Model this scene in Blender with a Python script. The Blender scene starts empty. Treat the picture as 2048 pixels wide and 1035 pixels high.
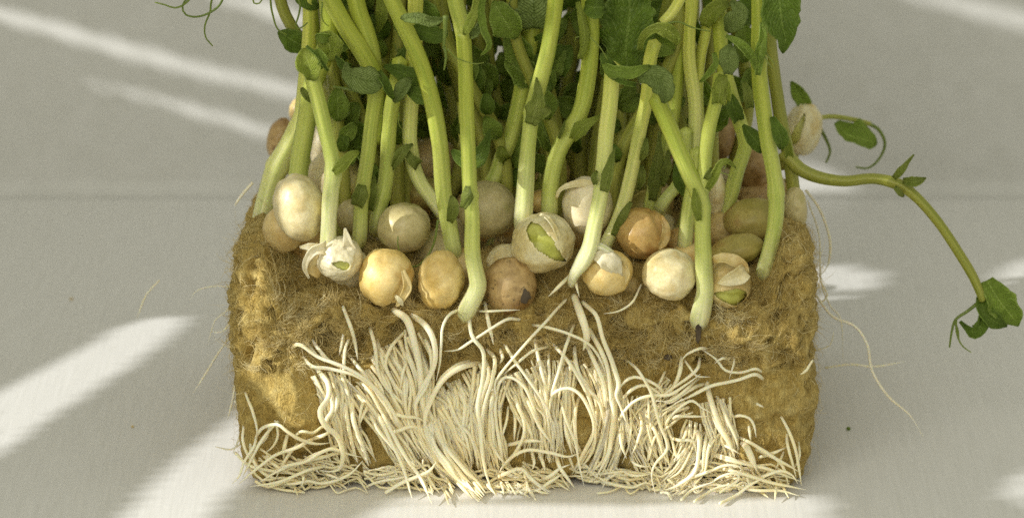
import bpy, bmesh, math, random
import numpy as np
from mathutils import Vector, noise as mnoise

random.seed(7)
RNG = np.random.default_rng(7)
SC = bpy.context.scene
COL = SC.collection
SC.unit_settings.scale_length = 0.01          # one unit = one centimetre

# ------------------------------------------------------------------ camera
IW, IH = 2048, 1035
PITCH = math.radians(17.0)
DIST = 72.0
FPX = 8280.0
FWD = np.array([0, math.cos(PITCH), -math.sin(PITCH)])
UP = np.array([0, math.sin(PITCH), math.cos(PITCH)])
CAM = -(DIST * FWD + 0.14 * np.array([1.0, 0, 0]) - 3.98 * UP)
cd = bpy.data.cameras.new("camera")
cam = bpy.data.objects.new("camera", cd)
COL.objects.link(cam)
cam.location = CAM
cam.rotation_euler = (math.pi / 2 - PITCH, 0, 0)
cd.sensor_width = 36.0
cd.lens = FPX / IW * 36.0
cd.clip_start = 1.0
cd.clip_end = 1000.0
cd.dof.use_dof = True
cd.dof.focus_distance = 71.2
cd.dof.aperture_fstop = cd.lens * 1e-3 / 0.55
SC.camera = cam

WALL_Y = 18.4


def ray(u, v):
    return FWD + (u - IW / 2) / FPX * np.array([1.0, 0, 0]) - (v - IH / 2) / FPX * UP


def P(u, v, Y):                       # a pixel put on the upright plane y = Y
    d = ray(u, v)
    return CAM + d * ((Y - CAM[1]) / d[1])


def PZ(u, v, Z):                      # a pixel put on the level plane z = Z
    d = ray(u, v)
    return CAM + d * ((Z - CAM[2]) / d[2])


def px(Y):                            # centimetres per photo pixel at depth Y
    return (DIST + Y * 0.956) / FPX


# ------------------------------------------------------------------ light
SC.view_settings.view_transform = 'Standard'
SC.view_settings.look = 'None'
SC.view_settings.exposure = 0.16
SC.view_settings.gamma = 1.0
SC.cycles.use_denoising = False
SC.cycles.use_adaptive_sampling = False
SC.cycles.max_bounces = 8
SC.cycles.transmission_bounces = 4
SC.cycles.transparent_max_bounces = 6
SC.cycles.sample_clamp_indirect = 4.0

w = bpy.data.worlds.new("World")
SC.world = w
w.use_nodes = True
bg = w.node_tree.nodes["Background"]
bg.inputs[0].default_value = (0.99, 0.985, 0.82, 1)
bg.inputs[1].default_value = 0.45

SUN_DIR = np.array([-0.86, -0.34, 0.42])
SUN_DIR = SUN_DIR / np.linalg.norm(SUN_DIR)
AIM = np.array([-1.0, 3.0, 3.0])
LAMP = AIM + SUN_DIR * 260.0
GOBO_D = 62.0
ld = bpy.data.lights.new("sun_spot", 'SPOT')
ld.energy = 3700000.0
ld.color = (1.0, 0.985, 0.955)
ld.shadow_soft_size = 0.52
ld.spot_size = math.radians(15.0)
ld.spot_blend = 0.02
lo = bpy.data.objects.new("sun_spot", ld)
COL.objects.link(lo)
lo.location = LAMP
lo.rotation_euler = Vector(-SUN_DIR).to_track_quat('-Z', 'Y').to_euler()

ad = bpy.data.lights.new("window_light", 'AREA')
ad.shape = 'RECTANGLE'
ad.size = 100
ad.size_y = 80
ad.energy = 53000.0
ad.color = (1.0, 0.98, 0.86)
ao = bpy.data.objects.new("window_light", ad)
COL.objects.link(ao)
ao.location = (-38, -86, 58)
ao.rotation_euler = Vector((38, 88, -55)).to_track_quat('-Z', 'Y').to_euler()


# ------------------------------------------------------------------ materials
def srgb(r, g, b):
    f = lambda c: (c / 255 / 12.92) if c / 255 <= 0.04045 else ((c / 255 + 0.055) / 1.055) ** 2.4
    return (f(r), f(g), f(b), 1)


class Mat:
    def __init__(s, name):
        s.m = bpy.data.materials.new(name)
        s.m.use_nodes = True
        s.nt = s.m.node_tree
        s.bsdf = s.nt.nodes["Principled BSDF"]
        s.out = s.nt.nodes["Material Output"]

    def n(s, t, **kw):
        nd = s.nt.nodes.new(t)
        for k, v in kw.items():
            if k in nd.inputs:
                nd.inputs[k].default_value = v
            else:
                setattr(nd, k, v)
        return nd

    def l(s, a, b):
        s.nt.links.new(a, b)

    def set(s, **kw):
        for k, v in kw.items():
            s.bsdf.inputs[k.replace('_', ' ')].default_value = v

    def coord(s, scale=(1, 1, 1), src='Object'):
        tc = s.n('ShaderNodeTexCoord')
        mp = s.n('ShaderNodeMapping')
        mp.inputs['Scale'].default_value = scale
        s.l(tc.outputs[src], mp.inputs['Vector'])
        return mp.outputs[0]

    def noise(s, vec, scale, detail=4, rough=0.55, dist=0.0):
        nd = s.n('ShaderNodeTexNoise')
        nd.inputs['Scale'].default_value = scale
        nd.inputs['Detail'].default_value = detail
        nd.inputs['Roughness'].default_value = rough
        nd.inputs['Distortion'].default_value = dist
        s.l(vec, nd.inputs['Vector'])
        return nd.outputs['Fac']

    def ramp(s, fac, stops):
        nd = s.n('ShaderNodeValToRGB')
        e = nd.color_ramp.elements
        while len(e) < len(stops):
            e.new(0.5)
        for el, (p, c) in zip(e, stops):
            el.position = p
            el.color = c
        s.l(fac, nd.inputs[0])
        return nd.outputs[0]

    def mix(s, fac, a, b, mode='MIX'):
        nd = s.n('ShaderNodeMix', data_type='RGBA', blend_type=mode)
        for sock, v in ((nd.inputs[0], fac), (nd.inputs[6], a), (nd.inputs[7], b)):
            if hasattr(v, 'is_linked'):
                s.l(v, sock)
            else:
                sock.default_value = v
        return nd.outputs[2]

    def math(s, op, a, b=0.0):
        nd = s.n('ShaderNodeMath', operation=op)
        for sock, v in ((nd.inputs[0], a), (nd.inputs[1], b)):
            if hasattr(v, 'is_linked'):
                s.l(v, sock)
            else:
                sock.default_value = v
        return nd.outputs[0]

    def attr(s, name):
        return s.n('ShaderNodeAttribute', attribute_name=name).outputs['Fac']

    def bump(s, h, strength=0.3, dist=0.02):
        nd = s.n('ShaderNodeBump')
        nd.inputs['Strength'].default_value = strength
        nd.inputs['Distance'].default_value = dist
        s.l(h, nd.inputs['Height'])
        s.l(nd.outputs[0], s.bsdf.inputs['Normal'])

    def color(s, c):
        s.l(c, s.bsdf.inputs['Base Color'])


def mat_table():
    M = Mat("white_painted_wood")
    v = M.coord((1, 1, 1))
    grain = M.noise(M.coord((14, 0.55, 1)), 1.0, 5, 0.6)
    big = M.noise(v, 0.25, 3)
    c = M.ramp(grain, [(0.3, srgb(216, 215, 211)), (0.7, srgb(226, 225, 222))])
    spot = M.noise(v, 3.0, 2)
    c = M.mix(M.ramp(spot, [(0.70, (0, 0, 0, 1)), (0.78, (0.22, 0.22, 0.22, 1))]), c, srgb(180, 174, 158))
    M.color(c)
    M.set(Roughness=0.42)
    M.bsdf.inputs['Specular IOR Level'].default_value = 0.3
    M.bump(grain, 0.12, 0.012)
    return M.m


def mat_wall():
    M = Mat("white_wall_paint")
    v = M.coord()
    n1 = M.noise(v, 2.2, 5)
    M.color(M.ramp(n1, [(0.3, srgb(200, 199, 194)), (0.7, srgb(207, 206, 202))]))
    M.set(Roughness=0.8)
    M.bump(n1, 0.1, 0.02)
    return M.m


def mat_stem(name, base, low, high, streak=0.6):
    """a: near the seed, b: above it, c: high up; t is the distance from the base in cm"""
    M = Mat(name)
    t = M.attr('t')
    uvv = M.coord((5, 0.5, 1), 'UV')
    st = M.noise(uvv, 1.0, 3)
    fine = M.noise(M.coord(), 26, 3)
    tt = M.math('ADD', M.math('MULTIPLY', t, 0.2), M.math('MULTIPLY', M.math('SUBTRACT', st, 0.5), 0.15))
    c = M.ramp(tt, [(0.0, base), (0.10, base), (0.34, low), (0.85, high)])
    dk = M.ramp(st, [(0.36, (0.60, 0.72, 0.38, 1)), (0.58, (1.08, 1.08, 1.05, 1))])
    c = M.mix(streak, c, M.mix(1.0, c, dk, 'MULTIPLY'))
    c = M.mix(0.25, c, M.mix(1.0, c, M.ramp(fine, [(0.3, (0.75, 0.8, 0.6, 1)), (0.7, (1.1, 1.1, 1.1, 1))]), 'MULTIPLY'))
    M.color(c)
    M.set(Roughness=0.38, Subsurface_Weight=0.5, Subsurface_Scale=0.16)
    M.bsdf.inputs['Subsurface Radius'].default_value = (0.9, 1.0, 0.35)
    M.bsdf.inputs['Specular IOR Level'].default_value = 0.35
    M.bump(M.math('ADD', M.math('MULTIPLY', st, 0.6), M.math('MULTIPLY', fine, 0.25)), 0.4, 0.025)
    return M.m


def mat_leaf(name, c1, c2, c3, trans=0.3):
    M = Mat(name)
    s = M.attr('s')
    t = M.attr('t')
    v = M.coord()
    big = M.noise(v, 3.0, 4)
    a = M.math('ABSOLUTE', s)
    # side veins sweep forward from the midrib
    ph = M.math('ADD', M.math('MULTIPLY', M.math('SUBTRACT', t, M.math('MULTIPLY', a, 0.35)), 44.0),
                M.math('MULTIPLY', big, 9.0))
    vein = M.math('POWER', M.math('ABSOLUTE', M.math('SINE', ph)), 7.0)
    rib = M.math('LESS_THAN', a, 0.045)
    cell = M.n('ShaderNodeTexVoronoi', feature='DISTANCE_TO_EDGE')
    cell.inputs['Scale'].default_value = 11.0
    M.l(v, cell.inputs['Vector'])
    net = M.ramp(cell.outputs[0], [(0.0, (1, 1, 1, 1)), (0.12, (0, 0, 0, 1))])
    c = M.ramp(big, [(0.3, c1), (0.68, c2)])
    c = M.mix(M.math('MULTIPLY', M.math('MAXIMUM', M.math('MULTIPLY', vein, 0.7), rib), 0.7), c, c3)
    c = M.mix(M.math('MULTIPLY', net, 0.18), c, c3)
    c = M.mix(M.math('MULTIPLY', M.math('GREATER_THAN', a, 0.93), 0.5), c, c3)
    M.color(c)
    M.set(Roughness=0.42)
    M.bsdf.inputs['Specular IOR Level'].default_value = 0.4
    h = M.math('SUBTRACT', M.math('MULTIPLY', M.noise(v, 14, 3), 0.5),
               M.math('ADD', M.math('MULTIPLY', vein, 0.5), M.math('MULTIPLY', net, 0.35)))
    M.bump(h, 0.8, 0.035)
    tr = M.n('ShaderNodeBsdfTranslucent')
    M.l(M.mix(1.0, c, (1.5, 1.6, 0.6, 1), 'MULTIPLY'), tr.inputs[0])
    mx = M.n('ShaderNodeMixShader')
    mx.inputs[0].default_value = trans
    M.l(M.bsdf.outputs[0], mx.inputs[1])
    M.l(tr.outputs[0], mx.inputs[2])
    M.l(mx.outputs[0], M.out.inputs[0])
    return M.m


def mat_seed(name, c1, c2, c3, sss=0.3, rough=0.38, spots=0.0, speck=(60, 45, 30)):
    M = Mat(name)
    oi = M.n('ShaderNodeObjectInfo')
    tc = M.n('ShaderNodeTexCoord')
    add = M.n('ShaderNodeVectorMath', operation='ADD')
    comb = M.n('ShaderNodeCombineXYZ')
    M.l(M.math('MULTIPLY', oi.outputs['Random'], 40.0), comb.inputs[0])
    M.l(tc.outputs['Object'], add.inputs[0])
    M.l(comb.outputs[0], add.inputs[1])
    v = add.outputs[0]
    a = M.noise(v, 1.6, 3)
    b = M.noise(v, 5.5, 5, 0.65)
    f = M.noise(v, 26, 4, 0.7)
    c = M.ramp(a, [(0.34, c1), (0.56, c2), (0.72, c3)])
    c = M.mix(0.5, c, M.mix(1.0, c, M.ramp(b, [(0.3, (0.72, 0.66, 0.52, 1)), (0.6, (1.08, 1.06, 1.04, 1))]), 'MULTIPLY'))
    c = M.mix(0.35, c, M.mix(1.0, c, M.ramp(f, [(0.35, (0.7, 0.64, 0.5, 1)), (0.6, (1.08, 1.08, 1.08, 1))]), 'MULTIPLY'))
    if spots:
        sp = M.ramp(M.noise(v, 9, 4, 0.7), [(0.60, (0, 0, 0, 1)), (0.66, (spots, spots, spots, 1))])
        c = M.mix(sp, c, srgb(*speck))
    M.color(c)
    M.set(Roughness=rough, Subsurface_Weight=sss, Subsurface_Scale=0.14)
    M.bsdf.inputs['Subsurface Radius'].default_value = (0.75, 0.65, 0.35)
    M.bsdf.inputs['Specular IOR Level'].default_value = 0.45
    M.bump(M.math('ADD', b, M.math('MULTIPLY', f, 0.4)), 0.25, 0.03)
    return M.m


def mat_root(name, c1, c2):
    M = Mat(name)
    v = M.coord()
    a = M.noise(v, 1.1, 4)
    st = M.noise(M.coord((3, 1.2, 1), 'UV'), 2.0, 4)
    c = M.ramp(a, [(0.32, c1), (0.66, c2)])
    c = M.mix(0.4, c, M.mix(1.0, c, M.ramp(st, [(0.3, (0.86, 0.80, 0.66, 1)), (0.6, (1.05, 1.05, 1.05, 1))]), 'MULTIPLY'))
    M.color(c)
    M.set(Roughness=0.5, Subsurface_Weight=0.5, Subsurface_Scale=0.07)
    M.bsdf.inputs['Subsurface Radius'].default_value = (1.0, 0.75, 0.4)
    M.bsdf.inputs['Specular IOR Level'].default_value = 0.3
    M.bump(M.noise(v, 40, 3), 0.25, 0.015)
    return M.m


def mat_block():
    M = Mat("mineral_wool")
    v = M.coord()
    big = M.noise(v, 0.9, 4)
    mid = M.noise(v, 3.4, 6, 0.65, 0.8)
    fib = M.noise(M.coord((1.0, 1.0, 0.28)), 17, 6, 0.7, 1.6)
    c = M.ramp(mid, [(0.28, srgb(150, 124, 58)), (0.42, srgb(220, 190, 108)), (0.62, srgb(236, 212, 136)), (0.8, srgb(246, 232, 176))])
    c = M.mix(0.45, c, M.mix(1.0, c, M.ramp(fib, [(0.32, (0.45, 0.38, 0.22, 1)), (0.62, (1.15, 1.12, 1.05, 1))]), 'MULTIPLY'))
    c = M.mix(M.ramp(big, [(0.45, (0, 0, 0, 1)), (0.7, (0.45, 0.45, 0.45, 1))]), c, srgb(230, 202, 124))
    M.color(c)
    M.set(Roughness=0.85)
    M.bsdf.inputs['Specular IOR Level'].default_value = 0.2
    M.bump(M.math('ADD', M.math('MULTIPLY', mid, 0.9), fib), 1.0, 0.13)
    return M.m


def mat_fibre():
    M = Mat("mineral_fibre")
    t = M.attr('t')
    M.color(M.ramp(t, [(0.0, srgb(166, 140, 70)), (0.5, srgb(212, 188, 118)), (1.0, srgb(242, 228, 178))]))
    M.set(Roughness=0.35)
    return M.m


MT = {
    'table': mat_table(), 'wall': mat_wall(), 'block': mat_block(), 'fibre': mat_fibre(),
    'stem': mat_stem("pea_stem", srgb(228, 224, 180), srgb(200, 205, 119), srgb(175, 181, 76)),
    'stem_pale': mat_stem("pale_pea_stem", srgb(238, 234, 200), srgb(226, 224, 160), srgb(204, 204, 100)),
    'stem_dark': mat_stem("shaded_pea_stem", srgb(206, 200, 142), srgb(176, 174, 90), srgb(152, 152, 70)),  # darker stem copy: thicket shade put into its colour; also dull olive shoots
    'tendril': mat_stem("tendril_green", srgb(112, 124, 58), srgb(100, 114, 52), srgb(88, 104, 48)),
    'leaf': mat_leaf("pea_leaf", srgb(114, 138, 36), srgb(148, 170, 64), srgb(182, 198, 110), 0.4),
    'bract': mat_leaf("pea_bract", srgb(126, 142, 52), srgb(150, 160, 72), srgb(176, 184, 108), 0.35),
    'leaf_dark': mat_leaf("dark_pea_leaf", srgb(84, 110, 24), srgb(118, 144, 46), srgb(152, 172, 84), 0.4),
    'leaf_grey': mat_leaf("bloomy_pea_leaf", srgb(122, 140, 68), srgb(150, 166, 94), srgb(104, 124, 50), 0.3),
    'leaf_light': mat_leaf("young_pea_leaf", srgb(134, 150, 44), srgb(166, 176, 70), srgb(192, 200, 112), 0.4),
    'cream': mat_seed("cream_seed_coat", srgb(220, 202, 146), srgb(238, 228, 186), srgb(216, 192, 128)),
    'white': mat_seed("white_seed_coat", srgb(226, 216, 178), srgb(236, 226, 194), srgb(220, 204, 156)),
    'greenish': mat_seed("greenish_seed_coat", srgb(188, 178, 124), srgb(208, 196, 148), srgb(176, 172, 104)),
    'tan': mat_seed("tan_seed_coat", srgb(200, 172, 108), srgb(222, 202, 144), srgb(184, 150, 84)),
    'amber': mat_seed("amber_seed_coat", srgb(218, 186, 104), srgb(234, 212, 148), srgb(204, 166, 86), 0.3, 0.42),
    'brown': mat_seed("brown_seed_coat", srgb(150, 116, 68), srgb(200, 172, 120), srgb(104, 72, 40), 0.2, 0.36, 0.75, (52, 42, 30)),
    'olive': mat_seed("olive_seed_coat", srgb(150, 142, 66), srgb(182, 168, 98), srgb(168, 134, 80), 0.25, 0.45),
    'speckled': mat_seed("speckled_seed_coat", srgb(192, 152, 84), srgb(214, 182, 116), srgb(170, 124, 66), 0.3, 0.3, 0.6, (70, 46, 26)),
    'cotyledon': mat_seed("green_cotyledon", srgb(184, 188, 84), srgb(208, 210, 122), srgb(194, 196, 98), 0.3, 0.36),
    'root': mat_root("cream_root", srgb(252, 236, 194), srgb(253, 245, 217)),
    'root_dull': mat_root("dull_root", srgb(246, 228, 182), srgb(250, 238, 202)),
    'root_thin': mat_root("thin_root", srgb(222, 214, 190), srgb(234, 228, 208)),
    'soil': mat_seed("dark_flake", srgb(60, 50, 38), srgb(86, 74, 56), srgb(48, 40, 30), 0.0, 0.7),
}


# ------------------------------------------------------------------ mesh helpers
def link_mesh(name, V, F, mat, parent=None, smooth=True, uv=None, attrs=None, kind=None):
    me = bpy.data.meshes.new(name)
    me.from_pydata([tuple(p) for p in V], [], [tuple(f) for f in F])
    if uv is not None:
        lay = me.uv_layers.new(name="UVMap")
        idx = np.empty(len(me.loops), dtype=np.int32)
        me.loops.foreach_get('vertex_index', idx)
        lay.data.foreach_set('uv', np.asarray(uv, dtype=np.float32)[idx].ravel())
    for k, a in (attrs or {}).items():
        at = me.attributes.new(k, 'FLOAT', 'POINT')
        at.data.foreach_set('value', np.asarray(a, dtype=np.float32))
    if smooth:
        me.polygons.foreach_set('use_smooth', [True] * len(me.polygons))
    me.materials.append(mat)
    o = bpy.data.objects.new(name, me)
    COL.objects.link(o)
    if parent is not None:
        o.parent = parent
        o.matrix_parent_inverse = parent.matrix_basis.inverted()
    if kind:
        o['kind'] = kind
    return o


def thing(name, loc, label, cat, group=None):
    o = bpy.data.objects.new(name, None)
    o.empty_display_size = 0.3
    o.location = loc
    COL.objects.link(o)
    o['label'] = label
    o['category'] = cat
    if group:
        o['group'] = group
    return o


def spline(pts, step):
    """Catmull-Rom through rows of any width, resampled about every `step` in the first three columns."""
    p = np.asarray(pts, float)
    if len(p) == 2:
        p = np.vstack([p[0], (p[0] + p[1]) / 2, p[1]])
    q = np.vstack([2 * p[0] - p[1], p, 2 * p[-1] - p[-2]])
    out = []
    for i in range(1, len(q) - 2):
        a, b, c, d = q[i - 1], q[i], q[i + 1], q[i + 2]
        n = max(2, int(np.linalg.norm((c - b)[:3]) / step))
        for t in np.linspace(0, 1, n, endpoint=False):
            out.append(0.5 * ((2 * b) + (c - a) * t + (2 * a - 5 * b + 4 * c - d) * t * t + (3 * b - a - 3 * c + d) * t ** 3))
    out.append(p[-1])
    return np.array(out)


def tube(rows, sides=10, prof=None, t0=0.0, seed=0):
    """rows: x y z r. Returns V, F, uv, t."""
    pts = rows[:, :3]
    r = np.maximum(rows[:, 3], 0.002)
    n = len(pts)
    T = np.gradient(pts, axis=0)
    T /= np.linalg.norm(T, axis=1)[:, None] + 1e-9
    N = np.zeros_like(T)
    ref = np.array([0, -1.0, 0.1]) if abs(T[0][1]) < 0.85 else np.array([1.0, 0, 0])
    v = ref - T[0] * ref.dot(T[0])
    N[0] = v / np.linalg.norm(v)
    for i in range(1, n):
        v = N[i - 1] - T[i] * N[i - 1].dot(T[i])
        N[i] = v / (np.linalg.norm(v) + 1e-9)
    B = np.cross(T, N)
    ang = np.linspace(0, 2 * math.pi, sides, endpoint=False) + seed
    pr = np.ones(sides) if prof is None else prof(ang)
    L = np.concatenate([[0], np.cumsum(np.linalg.norm(np.diff(pts, axis=0), axis=1))])
    V = (pts[:, None, :] + (N[:, None, :] * np.cos(ang)[None, :, None] + B[:, None, :] * np.sin(ang)[None, :, None])
         * (r[:, None] * pr[None, :])[:, :, None]).reshape(-1, 3)
    uv = np.stack([np.broadcast_to(np.abs(ang / math.pi - 1), (n, sides)), np.broadcast_to((L + t0)[:, None] + seed * 7, (n, sides))], -1).reshape(-1, 2)
    t = np.broadcast_to((L + t0)[:, None], (n, sides)).reshape(-1)
    F = []
    for i in range(n - 1):
        for k in range(sides):
            k2 = (k + 1) % sides
            F.append((i * sides + k, i * sides + k2, (i + 1) * sides + k2, (i + 1) * sides + k))
    V = np.vstack([V, pts[0] - T[0] * r[0] * 0.35, pts[-1] + T[-1] * r[-1] * 0.6])
    uv = np.vstack([uv, [[0, 0]], [[0, L[-1]]]])
    t = np.concatenate([t, [t0], [t0 + L[-1]]])
    a, b = n * sides, n * sides + 1
    for k in range(sides):
        k2 = (k + 1) % sides
        F.append((k2, k, a))
        F.append(((n - 1) * sides + k, (n - 1) * sides + k2, b))
    return V, F, uv, t


def square_prof(a):
    return 1 + 0.06 * np.cos(4 * a) + 0.015 * np.cos(8 * a + 0.5) - 0.04 * np.exp(-((np.mod(a, 2 * math.pi) - 5.6) / 0.22) ** 2)


def nz(p, s=1.0, o=0.0):
    return mnoise.noise(Vector((p[0] * s + o, p[1] * s + o * 0.7, p[2] * s - o)))


def nzv(A, s=1.0, o=0.0):
    return np.array([mnoise.noise(Vector((p[0] * s + o, p[1] * s + o * 0.7, p[2] * s - o))) for p in A])


# ------------------------------------------------------------------ setting
def build_setting():
    V = [(-80, -90, 0), (80, -90, 0), (80, WALL_Y + 0.3, 0), (-80, WALL_Y + 0.3, 0),
         (-80, -90, -2), (80, -90, -2), (80, WALL_Y + 0.3, -2), (-80, WALL_Y + 0.3, -2)]
    F = [(0, 1, 2, 3), (7, 6, 5, 4), (0, 4, 5, 1), (1, 5, 6, 2), (2, 6, 7, 3), (3, 7, 4, 0)]
    link_mesh('table', V, F, MT['table'], smooth=False, kind='structure')
    prof = [(WALL_Y - .35 + .35 * math.sin(q), .354 - .35 * math.cos(q)) for q in np.linspace(0, math.pi / 2, 14)] + [(WALL_Y, 70), (WALL_Y + .4, 70), (WALL_Y + .4, .004)]
    n = len(prof)
    V = [(x, y, z) for x in (-80, 80) for (y, z) in prof]
    F = [(i, n + i, n + (i + 1) % n, (i + 1) % n) for i in range(n)] + [tuple(range(n)), tuple(range(2 * n - 1, n - 1, -1))]
    link_mesh('wall', V, F, MT['wall'], smooth=False, kind='structure')


build_setting()

# patches that the sun reaches through holes cut for them in an added sheet
T_, W_ = 'table', 'wall'
LIT = [
    (T_, [(-30, 800), (60, 752), (150, 703), (240, 656), (310, 634), (378, 634), (345, 668), (250, 738), (110, 828), (-30, 925)]),
    (T_, [(215, 1060), (300, 975), (380, 900), (450, 850), (520, 800), (540, 900), (500, 955), (440, 1000), (400, 1060)]),
    (T_, [(735, 1060), (745, 1012), (900, 1003), (1100, 1010), (1300, 1008), (1450, 1000), (1600, 990), (1660, 1000), (1640, 1060)]),
    (T_, [(1600, 532), (1700, 530), (1758, 548), (1752, 580), (1600, 582)]),
    (T_, [(1600, 592), (1735, 596), (1728, 622), (1600, 632)]),
    (T_, [(1992, 548), (2030, 522), (2080, 510), (2080, 585), (2000, 584)]),
    (T_, [(2010, 592), (2080, 592), (2080, 612), (2020, 604)]),
    (T_, [(2025, 960), (2080, 930), (2080, 1010), (2015, 990)]),
    (W_, [(-40, 8), (150, 55), (350, 113), (660, 190), (660, 212), (400, 154), (200, 100), (-40, 29)]),
    (W_, [(130, 158), (250, 176), (420, 220), (600, 272), (600, 293), (430, 243), (300, 202), (200, 175)]),
    (W_, [(400, -20), (560, 5), (680, 55), (680, 84), (560, 40), (440, 4)]),
    (W_, [(1740, -30), (1900, -8), (2080, 32), (2080, 64), (1950, 34), (1840, 2)]),
    (W_, [(1560, 328), (1660, 335), (1730, 388), (1560, 386)]),
    # on the plants and the seeds, with the depth where they stand
    (2.3, [(545, 290), (575, 235), (610, 230), (600, 300), (560, 400), (530, 400)]),
    (0.2, [(622, 150), (655, 150), (668, 300), (672, 340), (640, 340), (640, 250)]),
    (0.2, [(640, 420), (668, 420), (668, 500), (640, 500)]),
    (1.15, [(728, 185), (750, 185), (748, 300), (728, 320)]),
    (1.7, [(808, 195), (838, 200), (836, 275), (812, 275)]),
    (-0.05, [(598, 470), (690, 468), (715, 540), (600, 545)]),
    (0.3, [(540, 370), (600, 350), (625, 400), (620, 480), (570, 480)]),
    (3.6, [(615, 250), (660, 250), (660, 360), (610, 360)]),
    (-0.1, [(722, 525), (768, 505), (795, 560), (780, 605), (730, 595)]),
    (-0.1, [(835, 578), (890, 590), (900, 618), (850, 620)]),
    (0.75, [(862, 270), (880, 270), (890, 400), (872, 400)]),
    (-0.15, [(922, 300), (945, 300), (945, 390), (922, 390)]),
    (0.95, [(1028, 345), (1050, 345), (1056, 430), (1036, 430)]),
    (1.2, [(1118, 395), (1175, 390), (1180, 460), (1130, 458)]),
    (0.3, [(1040, 432), (1105, 428), (1118, 465), (1060, 470)]),
    (-0.15, [(1150, 430), (1200, 430), (1195, 540), (1140, 550)]),
    (-0.1, [(1185, 500), (1235, 500), (1240, 545), (1195, 560)]),
    (-0.12, [(1284, 520), (1340, 505), (1362, 560), (1325, 600), (1286, 585)]),
    (1.25, [(1276, 185), (1308, 185), (1300, 232), (1268, 232)]),
    (-0.05, [(1322, 235), (1350, 235), (1386, 330), (1362, 335)]),
    (2.15, [(1372, 205), (1392, 205), (1394, 270), (1376, 270)]),
    (-0.1, [(1430, 305), (1470, 305), (1478, 350), (1440, 350)]),
    (4.0, [(1080, 235), (1115, 230), (1120, 290), (1085, 290)]),
    (2.8, [(1060, 375), (1100, 375), (1100, 400), (1060, 405)]),
    (3.6, [(1070, 345), (1110, 325), (1115, 350), (1080, 370)]),
    (4.0, [(1400, 190), (1420, 190), (1420, 220), (1400, 220)]),
    (-0.2, [(925, 10), (962, 10), (965, 75), (930, 75)]),
    (0.5, [(805, 25), (895, 28), (898, 60), (808, 58)]),
    (1.2, [(1150, 20), (1178, 20), (1182, 120), (1155, 120)]),
    (0.0, [(598, 95), (640, 95), (645, 150), (600, 155)]),
    (0.9, [(1300, 55), (1350, 55), (1355, 90), (1300, 90)]),
    (2.0, [(690, 40), (720, 60), (745, 140), (720, 140)]),
    (0.6, [(1510, 130), (1530, 130), (1550, 380), (1530, 380)]),
    (0.7, [(1575, 20), (1600, 30), (1590, 90), (1570, 80)]),
    (3.2, [(680, 130), (700, 130), (705, 190), (685, 190)]),
    (-0.3, [(430, 610), (500, 625), (580, 685), (670, 785), (710, 860), (640, 885), (565, 800), (500, 745), (430, 720)]),
    (-0.3, [(630, 770), (680, 770), (700, 870), (690, 940), (670, 930), (660, 870)]),
    (-0.4, [(700, 850), (735, 850), (735, 890), (705, 890)]),
    (-0.6, [(770, 905), (875, 905), (895, 960), (870, 1010), (790, 1000)]),
    (-0.4, [(1100, 770), (1230, 765), (1235, 870), (1190, 890), (1150, 800), (1100, 830)]),
    (-0.4, [(1235, 830), (1262, 830), (1262, 920), (1240, 920)]),
    (-0.4, [(1300, 870), (1345, 870), (1345, 940), (1300, 945)]),
    (-0.4, [(1345, 830), (1400, 830), (1405, 950), (1330, 985), (1330, 950)]),
    (-0.5, [(830, 640), (870, 640), (880, 760), (845, 800)]),
    (-0.5, [(940, 640), (1000, 660), (985, 760), (950, 800)]),
    (0.1, [(470, 560), (560, 520), (600, 600), (520, 620)]),
    (-0.1, [(930, 540), (965, 540), (970, 600), (935, 620)]),
    (-0.4, [(1000, 690), (1060, 700), (1110, 790), (1100, 850), (1050, 760)]),
    (-0.4, [(880, 980), (1000, 965), (1010, 1010), (880, 1010)]),
    (-0.3, [(1420, 640), (1520, 640), (1530, 690), (1440, 690)]),
]


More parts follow.
